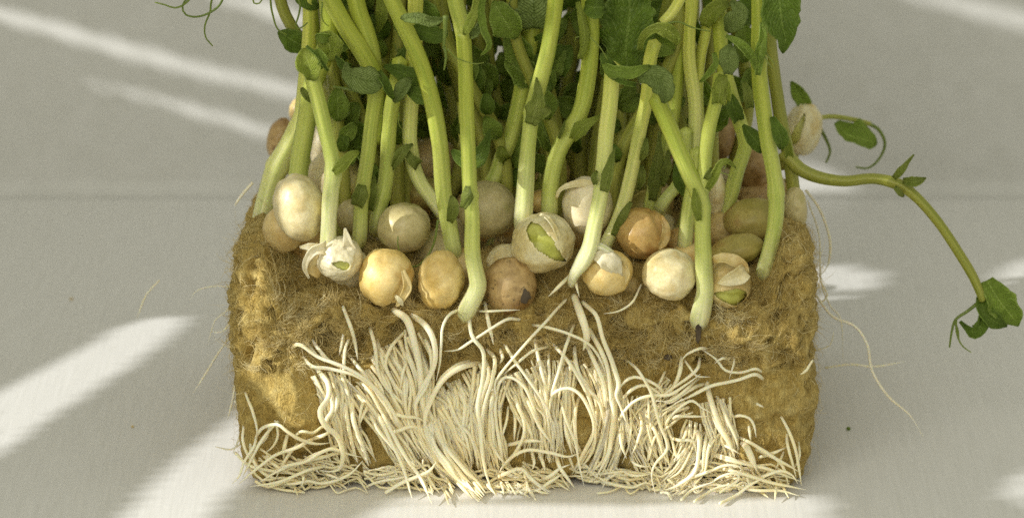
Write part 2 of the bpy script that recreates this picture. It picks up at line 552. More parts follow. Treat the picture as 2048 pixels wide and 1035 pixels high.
def build_gobo():
    n = -SUN_DIR
    C = AIM + SUN_DIR * GOBO_D
    e1 = np.cross(n, [0, 0, 1.0])
    e1 /= np.linalg.norm(e1)
    e2 = np.cross(e1, n)

    def to2(X):
        d = X - LAMP
        t = (C - LAMP).dot(n) / d.dot(n)
        q = LAMP + d * t - C
        return q.dot(e1), q.dot(e2)

    polys = []
    for pl, pts in LIT:
        q = []
        if pl not in (T_, W_):
            m0 = np.mean(np.array(pts, float), 0)
            pts = [tuple(m0 + 1.28 * (np.array(p) - m0)) for p in pts]
        for (u, v) in pts:
            X = PZ(u, v, 0.0) if pl == T_ else P(u, v, WALL_Y if pl == W_ else pl)
            q.append(to2(X))
        polys.append(np.array(q))
    half, cell = 30.0, 0.09
    m = int(2 * half / cell)
    ax = (np.arange(m) + 0.5) * cell - half
    gx, gy = np.meshgrid(ax, ax, indexing='ij')
    hole = np.zeros_like(gx, bool)
    for q in polys:
        x0, y0 = q.min(0) - cell
        x1, y1 = q.max(0) + cell
        ix = np.where((ax > x0) & (ax < x1))[0]
        iy = np.where((ax > y0) & (ax < y1))[0]
        if not len(ix) or not len(iy):
            continue
        sx, sy = gx[np.ix_(ix, iy)], gy[np.ix_(ix, iy)]
        ins = np.zeros_like(sx, bool)
        for i in range(len(q)):
            (xa, ya), (xb, yb) = q[i], q[(i + 1) % len(q)]
            cond = ((ya > sy) != (yb > sy)) & (sx < (xb - xa) * (sy - ya) / (yb - ya + 1e-12) + xa)
            ins ^= cond
        hole[np.ix_(ix, iy)] |= ins
    # rows of solid cells become long strips, so the sheet stays light
    V, F = [], []
    for j in range(m):
        i = 0
        while i < m:
            if hole[i, j]:
                i += 1
                continue
            k = i
            while k < m and not hole[k, j]:
                k += 1
            b = len(V)
            for (a, c) in ((i, j), (k, j), (k, j + 1), (i, j + 1)):
                V.append(C + e1 * (a * cell - half) + e2 * (c * cell - half))
            F.append((b, b + 1, b + 2, b + 3))
            i = k
    link_mesh('gobo_sheet', V, F, MT['wall'], smooth=False, kind='structure')  # unseen blocker added out of view, its holes shaped to throw the sun patches


build_gobo()


# ------------------------------------------------------------------ the block of mineral wool
X0, X1, DEP, HGT = -4.95, 5.12, 7.6, 4.2
sstep = lambda x: np.clip(x, 0, 1) ** 2 * (3 - 2 * np.clip(x, 0, 1))


def front_y(x, z):
    """how far the front face stands back (+) or bulges (-) at this place"""
    y = 0.0
    mid = sstep((x + 4.4) / 0.9) * sstep((4.6 - x) / 0.9)
    y = y + 0.42 * sstep((z - 2.7) / 1.0) * mid
    y = y + 0.22 * sstep((x + 3.9) / 0.6) * sstep((4.0 - x) / 0.6) * sstep((3.0 - z) / 0.6)
    y = y - 0.58 * np.exp(-((x + 3.85) / 0.72) ** 2 - ((z - 1.65 + 0.7 * (x + 3.95)) / 0.62) ** 2)
    y = y + 0.26 * np.exp(-((x + 3.7) / 0.8) ** 2 - ((z - 2.75) / 0.42) ** 2)
    y = y - 0.12 * np.exp(-((x - 4.4) / 0.6) ** 2 - ((z - 2.2) / 1.1) ** 2)
    y = y - 0.25 * np.exp(-((x - 3.8) / 0.35) ** 2 - ((z - 2.95) / 0.25) ** 2)
    y = y + 0.2 * np.exp(-((x - 2.3) / 0.9) ** 2 - ((z - 3.05) / 0.3) ** 2)
    return y


def top_z(x, y):
    edge = np.maximum(np.maximum(sstep((-4.0 - x) / 0.6), sstep((x - 4.2) / 0.5)), 0)
    edge = edge * sstep((4.2 - y) / 2.2)
    z = 3.72 - 0.42 * sstep((1.3 - y) / 0.9) * (1 - edge)
    return z + edge * 0.55 - 0.25 * sstep((y - 6.5) / 1.0)


def build_block():
    root = thing('rockwool_block', (0.08, DEP / 2, 0), 'tan fibrous mineral wool slab overgrown with white roots at its front', 'growing block')
    nx, ny, nzz = 200, 90, 96
    bm = bmesh.new()
    cache = {}

    def vert(i, j, k):
        key = (i, j, k)
        if key not in cache:
            cache[key] = bm.verts.new((i / nx, j / ny, k / nzz))
        return cache[key]

    def face(a, b, c, d):
        bm.faces.new((vert(*a), vert(*b), vert(*c), vert(*d)))
    for i in range(nx):
        for k in range(nzz):
            face((i, 0, k), (i + 1, 0, k), (i + 1, 0, k + 1), (i, 0, k + 1))
            face((i + 1, ny, k), (i, ny, k), (i, ny, k + 1), (i + 1, ny, k + 1))
    for i in range(nx):
        for j in range(ny):
            face((i, j, nzz), (i + 1, j, nzz), (i + 1, j + 1, nzz), (i, j + 1, nzz))
            face((i + 1, j, 0), (i, j, 0), (i, j + 1, 0), (i + 1, j + 1, 0))
    for j in range(ny):
        for k in range(nzz):
            face((0, j + 1, k), (0, j, k), (0, j, k + 1), (0, j + 1, k + 1))
            face((nx, j, k), (nx, j + 1, k), (nx, j + 1, k + 1), (nx, j, k + 1))
    bm.normal_update()
    R = 0.42
    c0 = np.array([X0, 0, 0.02])
    c1 = np.array([X1, DEP, HGT])
    for v in bm.verts:
        g = np.array(v.co)
        p = c0 + g * (c1 - c0)
        core = np.clip(p, c0 + R, c1 - R)
        d = p - core
        L = np.linalg.norm(d)
        if L > 1e-6:
            p = core + d / L * min(L, R) if L > R else p
        x, y, z = p
        nrm = d / L if L > 1e-6 else np.zeros(3)
        wf = float(np.clip(1 - y / 1.6, 0, 1))
        zt = float(top_z(x, y))
        z = z * (1 + (zt / HGT - 1) * float(sstep((z - 1.8) / 2.0)))
        taper = 1 - 0.045 * float(np.clip(1 - z / 1.9, 0, 1)) ** 2 - 0.02 * float(np.clip((z - 3) / 1.2, 0, 1))
        x = 0.08 + (x - 0.08) * taper
        y = y + float(front_y(x, z)) * wf
        q = (x, y, z)
        low = nz(q, 0.9, 3.1) * 0.10 + nz(q, 2.3, 8.0) * 0.09
        hi = nz(q, 5.0, 1.0) * 0.06 + nz(q, 13.0, 2.0) * 0.03
        hi += 0.17 * (0.35 - abs(nz(q, 3.6, 21.0))) * (1 if z > 2.0 else 0.5)
        rough = 0.55 if z < 2.3 and (x < -3.6) else 1.0
        disp = (low + hi) * rough
        disp -= 0.75 * max(0, nz(q, 2.7, 15.0) - 0.12) * (1 if z > 2.2 else 0.25) + 0.35 * max(0, nz(q, 6.1, 31.0) - 0.15) * (1 if z > 2.2 else 0.35)
        v.co = Vector((x, y, z)) + Vector(nrm) * disp
        if v.co.z < 0.015:
            v.co.z = 0.015
    bm.normal_update()
    me = bpy.data.meshes.new('block_body')
    bm.to_mesh(me)
    bm.free()
    me.polygons.foreach_set('use_smooth', [True] * len(me.polygons))
    me.materials.append(MT['block'])
    o = bpy.data.objects.new('block_body', me)
    COL.objects.link(o)
    o.parent = root
    o.matrix_parent_inverse = root.matrix_basis.inverted()
    return root, me


block, block_me = build_block()


def fibres(me, count):
    nf = len(me.polygons)
    ctr = np.empty(nf * 3)
    nor = np.empty(nf * 3)
    area = np.empty(nf)
    me.polygons.foreach_get('center', ctr)
    me.polygons.foreach_get('normal', nor)
    me.polygons.foreach_get('area', area)
    ctr, nor = ctr.reshape(-1, 3), nor.reshape(-1, 3)
    wgt = area * (np.clip(-nor[:, 1], 0, 1) + 0.55 * (np.abs(nor[:, 0]) > 0.5) * (ctr[:, 1] < 5) + 0.6 * (nor[:, 2] > 0.5) * (ctr[:, 1] < 1.6))
    wgt *= 1 + 1.6 * (ctr[:, 2] > 2.2)
    wgt /= wgt.sum()
    idx = RNG.choice(nf, count, p=wgt)
    p0 = ctr[idx] + RNG.normal(0, 0.03, (count, 3))
    n0 = nor[idx]
    nt = count // 3
    ok = np.where((ctr[:, 2] > 2.25) & (nor[:, 1] < -0.2) & (ctr[:, 1] < 2) & (ctr[:, 0] < 4.1) & (ctr[:, 0] > -4.5))[0]
    tc = RNG.choice(ok, 330)
    who = RNG.integers(0, len(tc), nt)
    p0[:nt] = ctr[tc][who] + RNG.normal(0, 0.035, (nt, 3))
    n0[:nt] = nor[tc][who]
    fld = np.stack([nzv(p0, 1.7, 5), nzv(p0, 1.7, 9), nzv(p0, 1.7, 13)], 1) * 1.6 + RNG.normal(0, 0.55, (count, 3)) + np.array([0, 0, -0.25])
    tdir = RNG.normal(0, 1, (len(tc), 3)) * np.array([1, .4, .8])
    fld[:nt] = tdir[who] * 1.3 + RNG.normal(0, 0.35, (nt, 3))
    tan = fld - n0 * (fld * n0).sum(1)[:, None]
    tan /= np.linalg.norm(tan, axis=1)[:, None] + 1e-9
    bi = np.cross(n0, tan)
    Ln = RNG.uniform(0.06, 0.26, count)
    wild = RNG.random(count) < 0.10
    Ln[wild] *= 1.7
    curl = RNG.normal(0, 0.9, count)
    lift = RNG.uniform(0.0, 0.05, count)
    lift[wild] += RNG.uniform(0.03, 0.11, wild.sum())
    lift[:nt] += RNG.uniform(0.02, 0.15, len(tc))[who] * RNG.uniform(.6, 1.2, nt)
    Ln[:nt] *= 1.3
    S, K = 6, 3
    rad = RNG.uniform(0.0022, 0.0052, count)
    shade = np.clip(RNG.normal(0.5, 0.25, count), 0, 1)
    shade[:nt] = np.clip(RNG.normal(.55, .25, len(tc))[who] + RNG.normal(0, .12, nt), 0, 1)
    s = np.linspace(0, 1, S)
    path = (p0[:, None] + tan[:, None] * (Ln[:, None] * s)[:, :, None]
            + bi[:, None] * (Ln[:, None] * curl[:, None] * (s ** 2))[:, :, None]
            + n0[:, None] * (lift[:, None] * np.sin(s * 2.4) + 0.006)[:, :, None])
    a = np.arange(K) * 2 * math.pi / K
    off = bi[:, None, None] * np.cos(a)[None, None, :, None] + n0[:, None, None] * np.sin(a)[None, None, :, None]
    rr = rad[:, None] * (1 - 0.6 * s)
    V = (path[:, :, None] + off * rr[:, :, None, None]).reshape(-1, 3)
    base = (np.arange(count) * S * K)[:, None, None, None]
    ii = (np.arange(S - 1) * K)[None, :, None, None]
    kk = np.arange(K)[None, None, :, None]
    k2 = (np.arange(K) + 1) % K
    k2 = k2[None, None, :, None]
    F = np.concatenate([base + ii + kk, base + ii + k2, base + ii + K + k2, base + ii + K + kk], -1).reshape(-1, 4)
    V[:, 2] = np.maximum(V[:, 2], 0.01)
    mesh = bpy.data.meshes.new('fibre_fuzz')
    mesh.vertices.add(len(V))
    mesh.vertices.foreach_set('co', V.ravel())
    mesh.loops.add(F.size)
    mesh.loops.foreach_set('vertex_index', F.ravel().astype(np.int32))
    mesh.polygons.add(len(F))
    mesh.polygons.foreach_set('loop_start', np.arange(0, F.size, 4, dtype=np.int32))
    mesh.polygons.foreach_set('loop_total', np.full(len(F), 4, dtype=np.int32))
    mesh.update(calc_edges=True)
    at = mesh.attributes.new('t', 'FLOAT', 'POINT')
    at.data.foreach_set('value', np.repeat(shade, S * K).astype(np.float32))
    mesh.materials.append(MT['fibre'])
    o = bpy.data.objects.new('fibre_fuzz', mesh)
    COL.objects.link(o)
    o.parent = block
    o.matrix_parent_inverse = block.matrix_basis.inverted()
    o['kind'] = 'stuff'


fibres(block_me, 30000)


# ------------------------------------------------------------------ roots over the front of the block
def root_at(u, v, off):
    Y = 0.0
    for _ in range(3):
        q = P(u, v, Y)
        Y = float(front_y(q[0], max(q[2], 0.05))) - off
    q = P(u, v, Y)
    if q[2] < 0.06:
        q = PZ(u, v, 0.06)
    return q


def add_root(pts, wpx, lay=0.15, arch=0.12, mat='root', buried=True, tip=True, Y=None, seed=None):
    n = len(pts)
    rows = []
    for i, (u, v) in enumerate(pts):
        f = i / (n - 1)
        off = lay + arch * math.sin(math.pi * min(1, f * 1.05))
        if buried and i == 0:
            off = -0.10
        q = root_at(u, v, off) if Y is None else P(u, v, Y)
        rows.append([*q, 1.0])
    R = spline(rows, 0.07)
    m = len(R)
    f = np.linspace(0, 1, m)
    r = wpx / 2 * px(0) * 0.71 * (0.92 + 0.10 * np.sin(f * 9 + len(pts)) * 0.6)
    if tip:
        r = r * np.clip((1 - f) / 0.24, 0.10, 1) ** 0.75
    wob = RNG.uniform(0, 50)
    R[:, 0] += 0.020 * np.array([mnoise.noise(Vector((wob, q * 6.0 * m / 40, 0))) for q in f])
    R[:, 2] += 0.016 * np.array([mnoise.noise(Vector((wob + 9, q * 6.0 * m / 40, 3))) for q in f])
    R[:, 2] = np.maximum(R[:, 2], 0.045)
    R[:, 3] = r
    V, F, uv, t = tube(R, 8, seed=RNG.uniform(0, 6))
    return link_mesh('root', V, F, MT[mat], block, uv=uv, attrs={'t': t})


# (points, width in photo pixels, layer, arch)
ROOTS = [
    ([(685, 612), (700, 650), (712, 690), (716, 718)], 12, .10, .06),
    ([(580, 697), (600, 690), (640, 715), (690, 735), (740, 765), (775, 805), (800, 850), (820, 900)], 12, .22, .15),
    ([(604, 712), (625, 732), (665, 738), (720, 755), (770, 800), (795, 845)], 11, .18, .12),
    ([(618, 672), (640, 700), (660, 722), (700, 740)], 11, .14, .08),
    ([(610, 680), (628, 704), (650, 724)], 10, .08, .05),
    ([(690, 655), (682, 690), (678, 708)], 9, .08, .04),
    ([(702, 670), (690, 700), (688, 740), (696, 790)], 10, .10, .06),
    ([(740, 655), (750, 690), (755, 740), (772, 772), (800, 802), (830, 835)], 12, .14, .10),
    ([(755, 668), (765, 720), (790, 770), (820, 800), (842, 850)], 12, .12, .10),
    ([(703, 716), (728, 748), (760, 790)], 13, .16, .06),
    ([(812, 662), (782, 695), (772, 730), (785, 765), (800, 800)], 11, .16, .10),
    ([(810, 660), (815, 700), (830, 740), (835, 790), (845, 830)], 11, .12, .10),
    ([(826, 705), (808, 740), (800, 778)], 9, .26, .05),
    ([(788, 620), (815, 640), (830, 690), (840, 740), (845, 800), (858, 860)], 22, .24, .12),
    ([(820, 628), (855, 655), (870, 690), (864, 740), (842, 780), (826, 812)], 18, .30, .16),
    ([(842, 660), (860, 700), (862, 738), (852, 772), (832, 806), (836, 850)], 13, .30, .12),
    ([(630, 735), (655, 765), (656, 795), (641, 822), (650, 850), (672, 870), (684, 900), (682, 932), (664, 942), (640, 940)], 17, .34, .18),
    ([(640, 745), (662, 790), (664, 820), (652, 842), (668, 862)], 15, .26, .10),
    ([(665, 745), (676, 800), (668, 830), (660, 850)], 12, .20, .08),
    ([(672, 752), (682, 810), (680, 840)], 12, .14, .08),
    ([(690, 770), (694, 830), (702, 880), (716, 925)], 13, .22, .10),
    ([(700, 775), (706, 830), (720, 880), (738, 930)], 15, .28, .12),
    ([(684, 760), (688, 820), (690, 850)], 12, .15, .08),
    ([(742, 800), (768, 852), (795, 908), (812, 950), (822, 994)], 12, .36, .16),
    ([(752, 796), (780, 858), (814, 917), (840, 952), (864, 1006)], 12, .42, .16),
    ([(725, 800), (752, 850), (790, 900), (815, 935)], 12, .24, .10),
    ([(735, 790), (722, 815), (716, 848)], 9, .34, .05),
    ([(747, 800), (728, 825), (718, 852)], 11, .30, .06),
    ([(770, 985), (800, 966), (832, 953), (858, 942), (872, 922)], 12, .46, .04),
    ([(730, 973), (760, 962), (795, 955), (830, 946)], 8, .40, .04),
    ([(760, 860), (790, 862), (820, 852), (846, 856)], 12, .24, .12),
    ([(780, 810), (800, 830), (835, 835), (850, 845)], 11, .24, .10),
    # lower left corner
    ([(513, 872), (525, 855), (555, 848), (575, 862), (600, 878), (632, 886), (660, 884)], 11, .22, .12),
    ([(515, 862), (508, 890), (488, 922), (478, 950), (464, 966)], 9, .26, .04),
    ([(492, 785), (504, 815), (512, 848), (514, 872)], 9, .14, .06),
    ([(590, 872), (605, 862), (627, 865), (648, 852), (666, 862)], 9, .18, .06),
    ([(612, 880), (645, 870), (668, 856)], 11, .20, .05),
    ([(538, 950), (570, 932), (610, 922), (640, 905), (665, 897), (700, 908), (722, 914)], 11, .36, .12),
    ([(600, 935), (607, 955), (602, 976)], 9, .38, .04),
    ([(558, 968), (590, 966), (615, 960), (640, 966), (672, 960), (702, 945), (725, 920)], 10, .34, .06),
    ([(576, 862), (569, 890), (568, 918)], 12, .18, .05),
    ([(600, 882), (580, 905), (564, 932), (552, 955)], 10, .22, .05),
    ([(548, 832), (556, 868), (546, 892), (530, 905)], 8, .10, .05),
    ([(538, 836), (536, 868), (520, 890)], 8, .08, .04),
    ([(640, 942), (660, 950), (690, 962)], 8, .36, .03),
    ([(630, 915), (628, 930), (640, 948)], 8, .28, .04),
    ([(700, 880), (655, 898), (620, 912), (585, 935), (560, 945)], 9, .26, .05),
    ([(520, 905), (545, 925), (580, 945), (615, 950)], 9, .22, .04),
    ([(500, 880), (505, 915), (525, 945), (560, 958)], 10, .16, .05),
    ([(488, 850), (486, 880), (500, 915), (520, 935)], 9, .12, .05),
    # middle
    ([(962, 724), (925, 733), (892, 753), (868, 786), (852, 830), (850, 870)], 17, .34, .14),
    ([(950, 718), (910, 730), (884, 752), (868, 780)], 10, .30, .10),
    ([(1132, 598), (1085, 650), (1040, 700), (1005, 742), (990, 768), (994, 805)], 9, .38, .12),
    ([(938, 622), (945, 672), (967, 706), (964, 762), (956, 812), (960, 862), (968, 920), (978, 962), (992, 990)], 13, .40, .14),
    ([(1046, 640), (1018, 637), (985, 655), (945, 680), (915, 699), (888, 702)], 9, .36, .10),
    ([(926, 617), (900, 628), (886, 655), (882, 690), (879, 725), (872, 760)], 9, .36, .10),
    ([(945, 620), (985, 622), (1040, 619)], 7, .32, .06),
    ([(970, 605), (978, 645), (986, 688)], 12, .20, .06),
    ([(975, 698), (990, 722), (985, 760), (970, 800), (965, 850), (972, 900)], 12, .30, .12),
    ([(968, 715), (978, 745), (966, 790), (958, 840)], 12, .26, .10),
    ([(1008, 680), (1025, 715), (1050, 750), (1080, 792), (1098, 822), (1103, 850)], 10, .36, .14),
    ([(1000, 692), (1006, 714), (998, 728)], 11, .22, .04),
    ([(1060, 648), (1100, 655), (1140, 668), (1175, 686), (1200, 715), (1215, 760)], 9, .40, .14),
    ([(1068, 668), (1078, 720), (1090, 772), (1094, 815), (1100, 860)], 11, .28, .10),
    ([(1098, 692), (1098, 742), (1094, 790), (1090, 840)], 9, .26, .08),
    ([(1148, 650), (1132, 690), (1118, 740), (1104, 790), (1096, 840)], 10, .34, .10),
    ([(1102, 682), (1130, 715), (1160, 760), (1182, 805), (1195, 850)], 11, .34, .12),
    ([(996, 806), (994, 775), (1004, 756), (1022, 754), (1048, 772), (1066, 808), (1078, 850)], 10, .34, .10),
    ([(1106, 688), (1065, 703), (1032, 728), (1002, 752)], 8, .38, .06),
    ([(1022, 770), (1036, 810), (1056, 850), (1068, 885)], 12, .26, .08),
    ([(1040, 770), (1060, 812), (1078, 850), (1104, 888)], 11, .26, .08),
    ([(1017, 795), (1014, 838), (1003, 872), (990, 902)], 8, .16, .04),
    ([(1025, 800), (1030, 840), (1028, 882)], 9, .14, .04),
    ([(1022, 796), (1046, 836), (1048, 868), (1032, 900), (1008, 926), (998, 945)], 10, .30, .08),
    ([(984, 880), (992, 905), (1014, 932)], 8, .34, .04),
    ([(990, 958), (1012, 945), (1042, 936), (1062, 958), (1096, 985)], 12, .46, .05),
    ([(1044, 928), (1062, 955), (1085, 975), (1100, 984)], 11, .48, .04),
    ([(1040, 950), (1058, 975), (1070, 998)], 11, .42, .03),
    ([(1075, 962), (1098, 952), (1118, 936), (1140, 928)], 12, .46, .05),
    ([(1078, 980), (1102, 962), (1125, 946)], 11, .44, .04),
    ([(1000, 938), (1026, 912), (1058, 898), (1100, 904), (1135, 912), (1160, 905)], 11, .38, .08),
    ([(995, 892), (1055, 882), (1092, 884)], 12, .26, .06),
    ([(1060, 888), (1068, 925), (1062, 940)], 10, .26, .04),
    ([(1075, 890), (1086, 925), (1090, 945)], 11, .24, .04),
    ([(1092, 892), (1100, 925)], 10, .20, .04),
    ([(1030, 985), (1050, 978), (1072, 982)], 9, .44, .03),
    ([(968, 958), (980, 975), (992, 990)], 12, .5, .03),
    ([(1000, 955), (1005, 975), (1007, 988)], 9, .46, .03),
    ([(848, 935), (860, 960), (880, 985)], 9, .40, .03),
    # right of the middle
    ([(1148, 592), (1162, 632), (1174, 672), (1166, 700)], 24, .30, .08),
    ([(1165, 604), (1192, 632), (1208, 682), (1230, 740), (1238, 768), (1233, 790), (1242, 815), (1250, 838)], 14, .42, .12),
    ([(1176, 650), (1200, 700), (1216, 740), (1222, 785), (1222, 830)], 14, .36, .10),
    ([(1165, 676), (1190, 722), (1208, 770), (1214, 820)], 14, .36, .10),
    ([(1150, 690), (1152, 730), (1172, 772), (1200, 806), (1208, 850)], 13, .32, .10),
    ([(1098, 812), (1108, 787), (1135, 775), (1158, 786), (1178, 815), (1187, 845), (1184, 880), (1172, 902)], 11, .46, .10),
    ([(1118, 786), (1128, 826), (1148, 878), (1158, 925), (1168, 972)], 8, .44, .06),
    ([(1160, 788), (1150, 830), (1152, 880), (1158, 920)], 11, .34, .06),
    ([(1110, 900), (1118, 930), (1135, 955), (1150, 975)], 12, .44, .05),
    ([(1250, 718), (1278, 742), (1300, 780), (1312, 822), (1322, 855), (1334, 884), (1332, 902), (1312, 925), (1304, 950), (1310, 988)], 10, .44, .12),
    ([(1330, 798), (1322, 778), (1300, 762), (1268, 754), (1244, 768), (1234, 792)], 10, .34, .08),
    ([(1234, 815), (1258, 782), (1292, 770), (1330, 795)], 10, .30, .08),
    ([(1230, 855), (1246, 825), (1272, 800), (1302, 790), (1340, 788), (1372, 768), (1400, 748)], 10, .38, .10),
    ([(1400, 755), (1375, 775), (1340, 800), (1310, 800)], 9, .32, .08),
    ([(1366, 700), (1360, 740), (1346, 772), (1336, 790)], 13, .20, .08),
    ([(1424, 698), (1400, 696), (1372, 708), (1362, 722)], 9, .20, .06),
    ([(1400, 715), (1396, 735), (1378, 752), (1345, 775), (1312, 800)], 10, .28, .08),
    ([(1366, 712), (1380, 735), (1392, 750), (1420, 752)], 7, .30, .05),
    ([(1412, 765), (1378, 780), (1340, 805), (1325, 800)], 11, .26, .08),
    ([(1332, 736), (1322, 760), (1314, 775)], 9, .12, .04),
    ([(1328, 750), (1342, 762)], 6, .16, .03),
    ([(1236, 800), (1246, 825), (1256, 850)], 8, .46, .04),
    ([(1240, 840), (1242, 880), (1252, 917)], 10, .46, .05),
    ([(1268, 802), (1284, 848), (1276, 882), (1262, 908)], 9, .32, .06),
    ([(1278, 815), (1308, 860), (1320, 884), (1326, 915)], 11, .34, .06),
    ([(1260, 805), (1262, 850), (1256, 900)], 9, .24, .05),
    ([(1392, 852), (1398, 880), (1397, 915), (1386, 948), (1350, 972), (1322, 980)], 13, .46, .08),
    ([(1340, 845), (1352, 832), (1378, 832), (1420, 832)], 9, .26, .06),
    ([(1328, 868), (1338, 835), (1362, 812), (1386, 800), (1402, 812), (1426, 828)], 9, .36, .08),
    ([(1380, 840), (1370, 870), (1360, 890)], 9, .20, .03),
    ([(1378, 888), (1368, 902), (1354, 920)], 11, .36, .03),
    ([(1332, 870), (1360, 880), (1384, 880), (1394, 910)], 10, .34, .06),
    ([(1258, 905), (1272, 928), (1300, 932)], 9, .26, .05),
    ([(1232, 935), (1265, 950), (1300, 948)], 10, .32, .05),
    ([(1190, 958), (1230, 968), (1265, 974), (1290, 964), (1306, 970)], 9, .46, .04),
    ([(1320, 985), (1335, 985), (1343, 998)], 9, .46, .02),
    ([(1362, 998), (1380, 982), (1402, 972), (1430, 962)], 9, .44, .03),
    ([(1390, 1002), (1408, 988), (1440, 972), (1470, 965)], 9, .46, .03),
    # right end
    ([(1528, 746), (1510, 737), (1480, 744), (1450, 740), (1430, 716), (1402, 698)], 9, .16, .06),
    ([(1526, 757), (1510, 748), (1480, 758), (1450, 765), (1420, 772), (1380, 792), (1350, 806)], 11, .22, .10),
    ([(1470, 716), (1445, 716), (1430, 726)], 9, .20, .04),
    ([(1466, 712), (1468, 722), (1458, 758)], 6, .20, .03),
    ([(1413, 760), (1424, 808), (1440, 850), (1460, 888), (1470, 915)], 17, .30, .10),
    ([(1430, 785), (1450, 828), (1468, 866), (1476, 895)], 11, .26, .08),
    ([(1420, 800), (1432, 845), (1450, 875), (1466, 900)], 11, .26, .08),
    ([(1462, 835), (1480, 830), (1498, 836), (1508, 852), (1513, 874)], 9, .18, .06),
    ([(1490, 793), (1512, 806), (1536, 818)], 8, .04, .03),
    ([(1495, 838), (1500, 862), (1502, 882)], 9, .10, .04),
    ([(1402, 845), (1400, 890), (1396, 940)], 10, .24, .06),
    ([(1416, 850), (1410, 892), (1404, 950)], 11, .28, .06),
    ([(1432, 852), (1420, 888), (1412, 936), (1400, 958)], 10, .30, .06),
    ([(1440, 870), (1424, 885), (1414, 915), (1410, 945)], 9, .30, .05),
    ([(1428, 882), (1458, 894), (1482, 908)], 9, .28, .05),
    ([(1418, 903), (1446, 911), (1476, 922), (1490, 945)], 9, .30, .05),
    ([(1482, 882), (1500, 905), (1514, 942)], 21, .38, .08),
    ([(1510, 917), (1545, 905), (1572, 894)], 11, .20, .06),
    ([(1574, 862), (1576, 892), (1585, 928), (1592, 955)], 9, .20, .05),
    ([(1498, 962), (1530, 950), (1560, 940), (1584, 950), (1594, 966)], 10, .40, .06),
    ([(1440, 1006), (1470, 990), (1498, 970), (1530, 954)], 10, .48, .03),
    ([(1500, 938), (1495, 958), (1505, 976)], 9, .46, .03),
    ([(1556, 945), (1553, 975), (1549, 1000)], 8, .38, .03),
    ([(1570, 898), (1560, 920), (1550, 940)], 8, .14, .04),
    ([(1596, 880), (1600, 910), (1590, 935)], 8, .12, .04),
    ([(1440, 985), (1478, 958), (1470, 945), (1440, 952), (1410, 975)], 9, .40, .05),
    ([(1370, 960), (1410, 945), (1450, 930), (1480, 932), (1486, 950)], 10, .36, .06),
    ([(1625, 720), (1612, 740), (1600, 748)], 8, .04, .02),
    ([(640, 868), (600, 890), (550, 910), (512, 938), (478, 966)], 11, .30, .08), ([(700, 900), (640, 914), (580, 930), (520, 962)], 11, .34, .08),
    ([(560, 838), (530, 870), (505, 910), (486, 952)], 10, .20, .06), ([(680, 925), (620, 938), (560, 962), (500, 972)], 10, .38, .05),
    ([(1400, 900), (1460, 920), (1530, 935), (1602, 962)], 11, .30, .08), ([(1420, 930), (1480, 945), (1550, 966), (1612, 978)], 11, .38, .05),
    ([(1562, 832), (1582, 872), (1596, 920), (1602, 970)], 10, .16, .06), ([(1496, 892), (1550, 915), (1596, 942)], 10, .26, .06),
    ([(1470, 870), (1510, 890), (1560, 925), (1580, 975)], 11, .24, .08), ([(1440, 960), (1500, 978), (1560, 980), (1600, 990)], 10, .44, .03),
    ([(470, 905), (500, 930), (540, 940), (600, 950)], 10, .14, .06),
    ([(1146, 546), (1122, 568), (1096, 592)], 11, .34, .04), ([(1148, 552), (1154, 574), (1160, 594)], 9, .36, .03),
    ([(1282, 570), (1264, 604), (1236, 622), (1206, 626)], 7, .22, .05),

]
for pts, wd, lay, arch in ROOTS:
    add_root(pts, wd, lay, arch)

# strands that fill the thick clumps: guide, number, spread at start / middle / end
BUNDLES = [
    ([(660, 742), (676, 800), (690, 860), (720, 935)], 9, (26, 22, 30), 11, .04),
    ([(715, 735), (755, 790), (790, 850), (850, 940)], 12, (40, 32, 36), 11, .06),
    ([(800, 680), (830, 760), (838, 840), (880, 930)], 14, (36, 28, 26), 12, .06),
    ([(860, 820), (872, 880), (910, 935), (968, 990)], 16, (20, 22, 18), 14, .26),
    ([(915, 752), (938, 800), (930, 870), (940, 950)], 18, (46, 40, 30), 12, .02),
    ([(890, 770), (918, 830), (945, 890), (955, 950)], 12, (24, 30, 26), 11, .10),
    ([(985, 740), (968, 820), (978, 890), (1000, 955)], 12, (30, 26, 26), 12, .10),
    ([(1045, 740), (1065, 800), (1085, 860), (1080, 920)], 11, (36, 30, 40), 10, .04),
    ([(1110, 720), (1110, 790), (1112, 860), (1130, 930)], 9, (40, 30, 30), 10, .02),
    ([(1185, 720), (1212, 790), (1212, 870), (1175, 960)], 22, (28, 22, 30), 13, .18),
    ([(1225, 790), (1228, 850), (1215, 910), (1190, 955)], 9, (16, 16, 22), 10, .16),
    ([(1285, 790), (1290, 850), (1305, 905), (1330, 960)], 12, (38, 34, 36), 9, .02),
    ([(1360, 790), (1310, 830), (1275, 880), (1262, 930)], 10, (34, 26, 30), 9, .06),
    ([(1410, 850), (1392, 900), (1360, 950), (1320, 978)], 10, (34, 26, 18), 9, .10),
    ([(900, 965), (980, 962), (1060, 958), (1140, 962)], 12, (14, 16, 16), 10, .16),
    ([(1140, 960), (1220, 958), (1300, 955), (1400, 960)], 13, (14, 18, 16), 10, .16),
    ([(1360, 965), (1430, 950), (1500, 950), (1580, 955)], 11, (16, 18, 18), 9, .12),
    ([(500, 935), (570, 945), (650, 945), (740, 955)], 11, (22, 22, 16), 9, .06),
    ([(730, 955), (790, 945), (850, 955), (910, 975)], 9, (18, 16, 14), 9, .10),
    ([(1430, 800), (1440, 850), (1450, 900), (1440, 950)], 7, (22, 22, 30), 9, .02),
]
n_root = len(ROOTS)
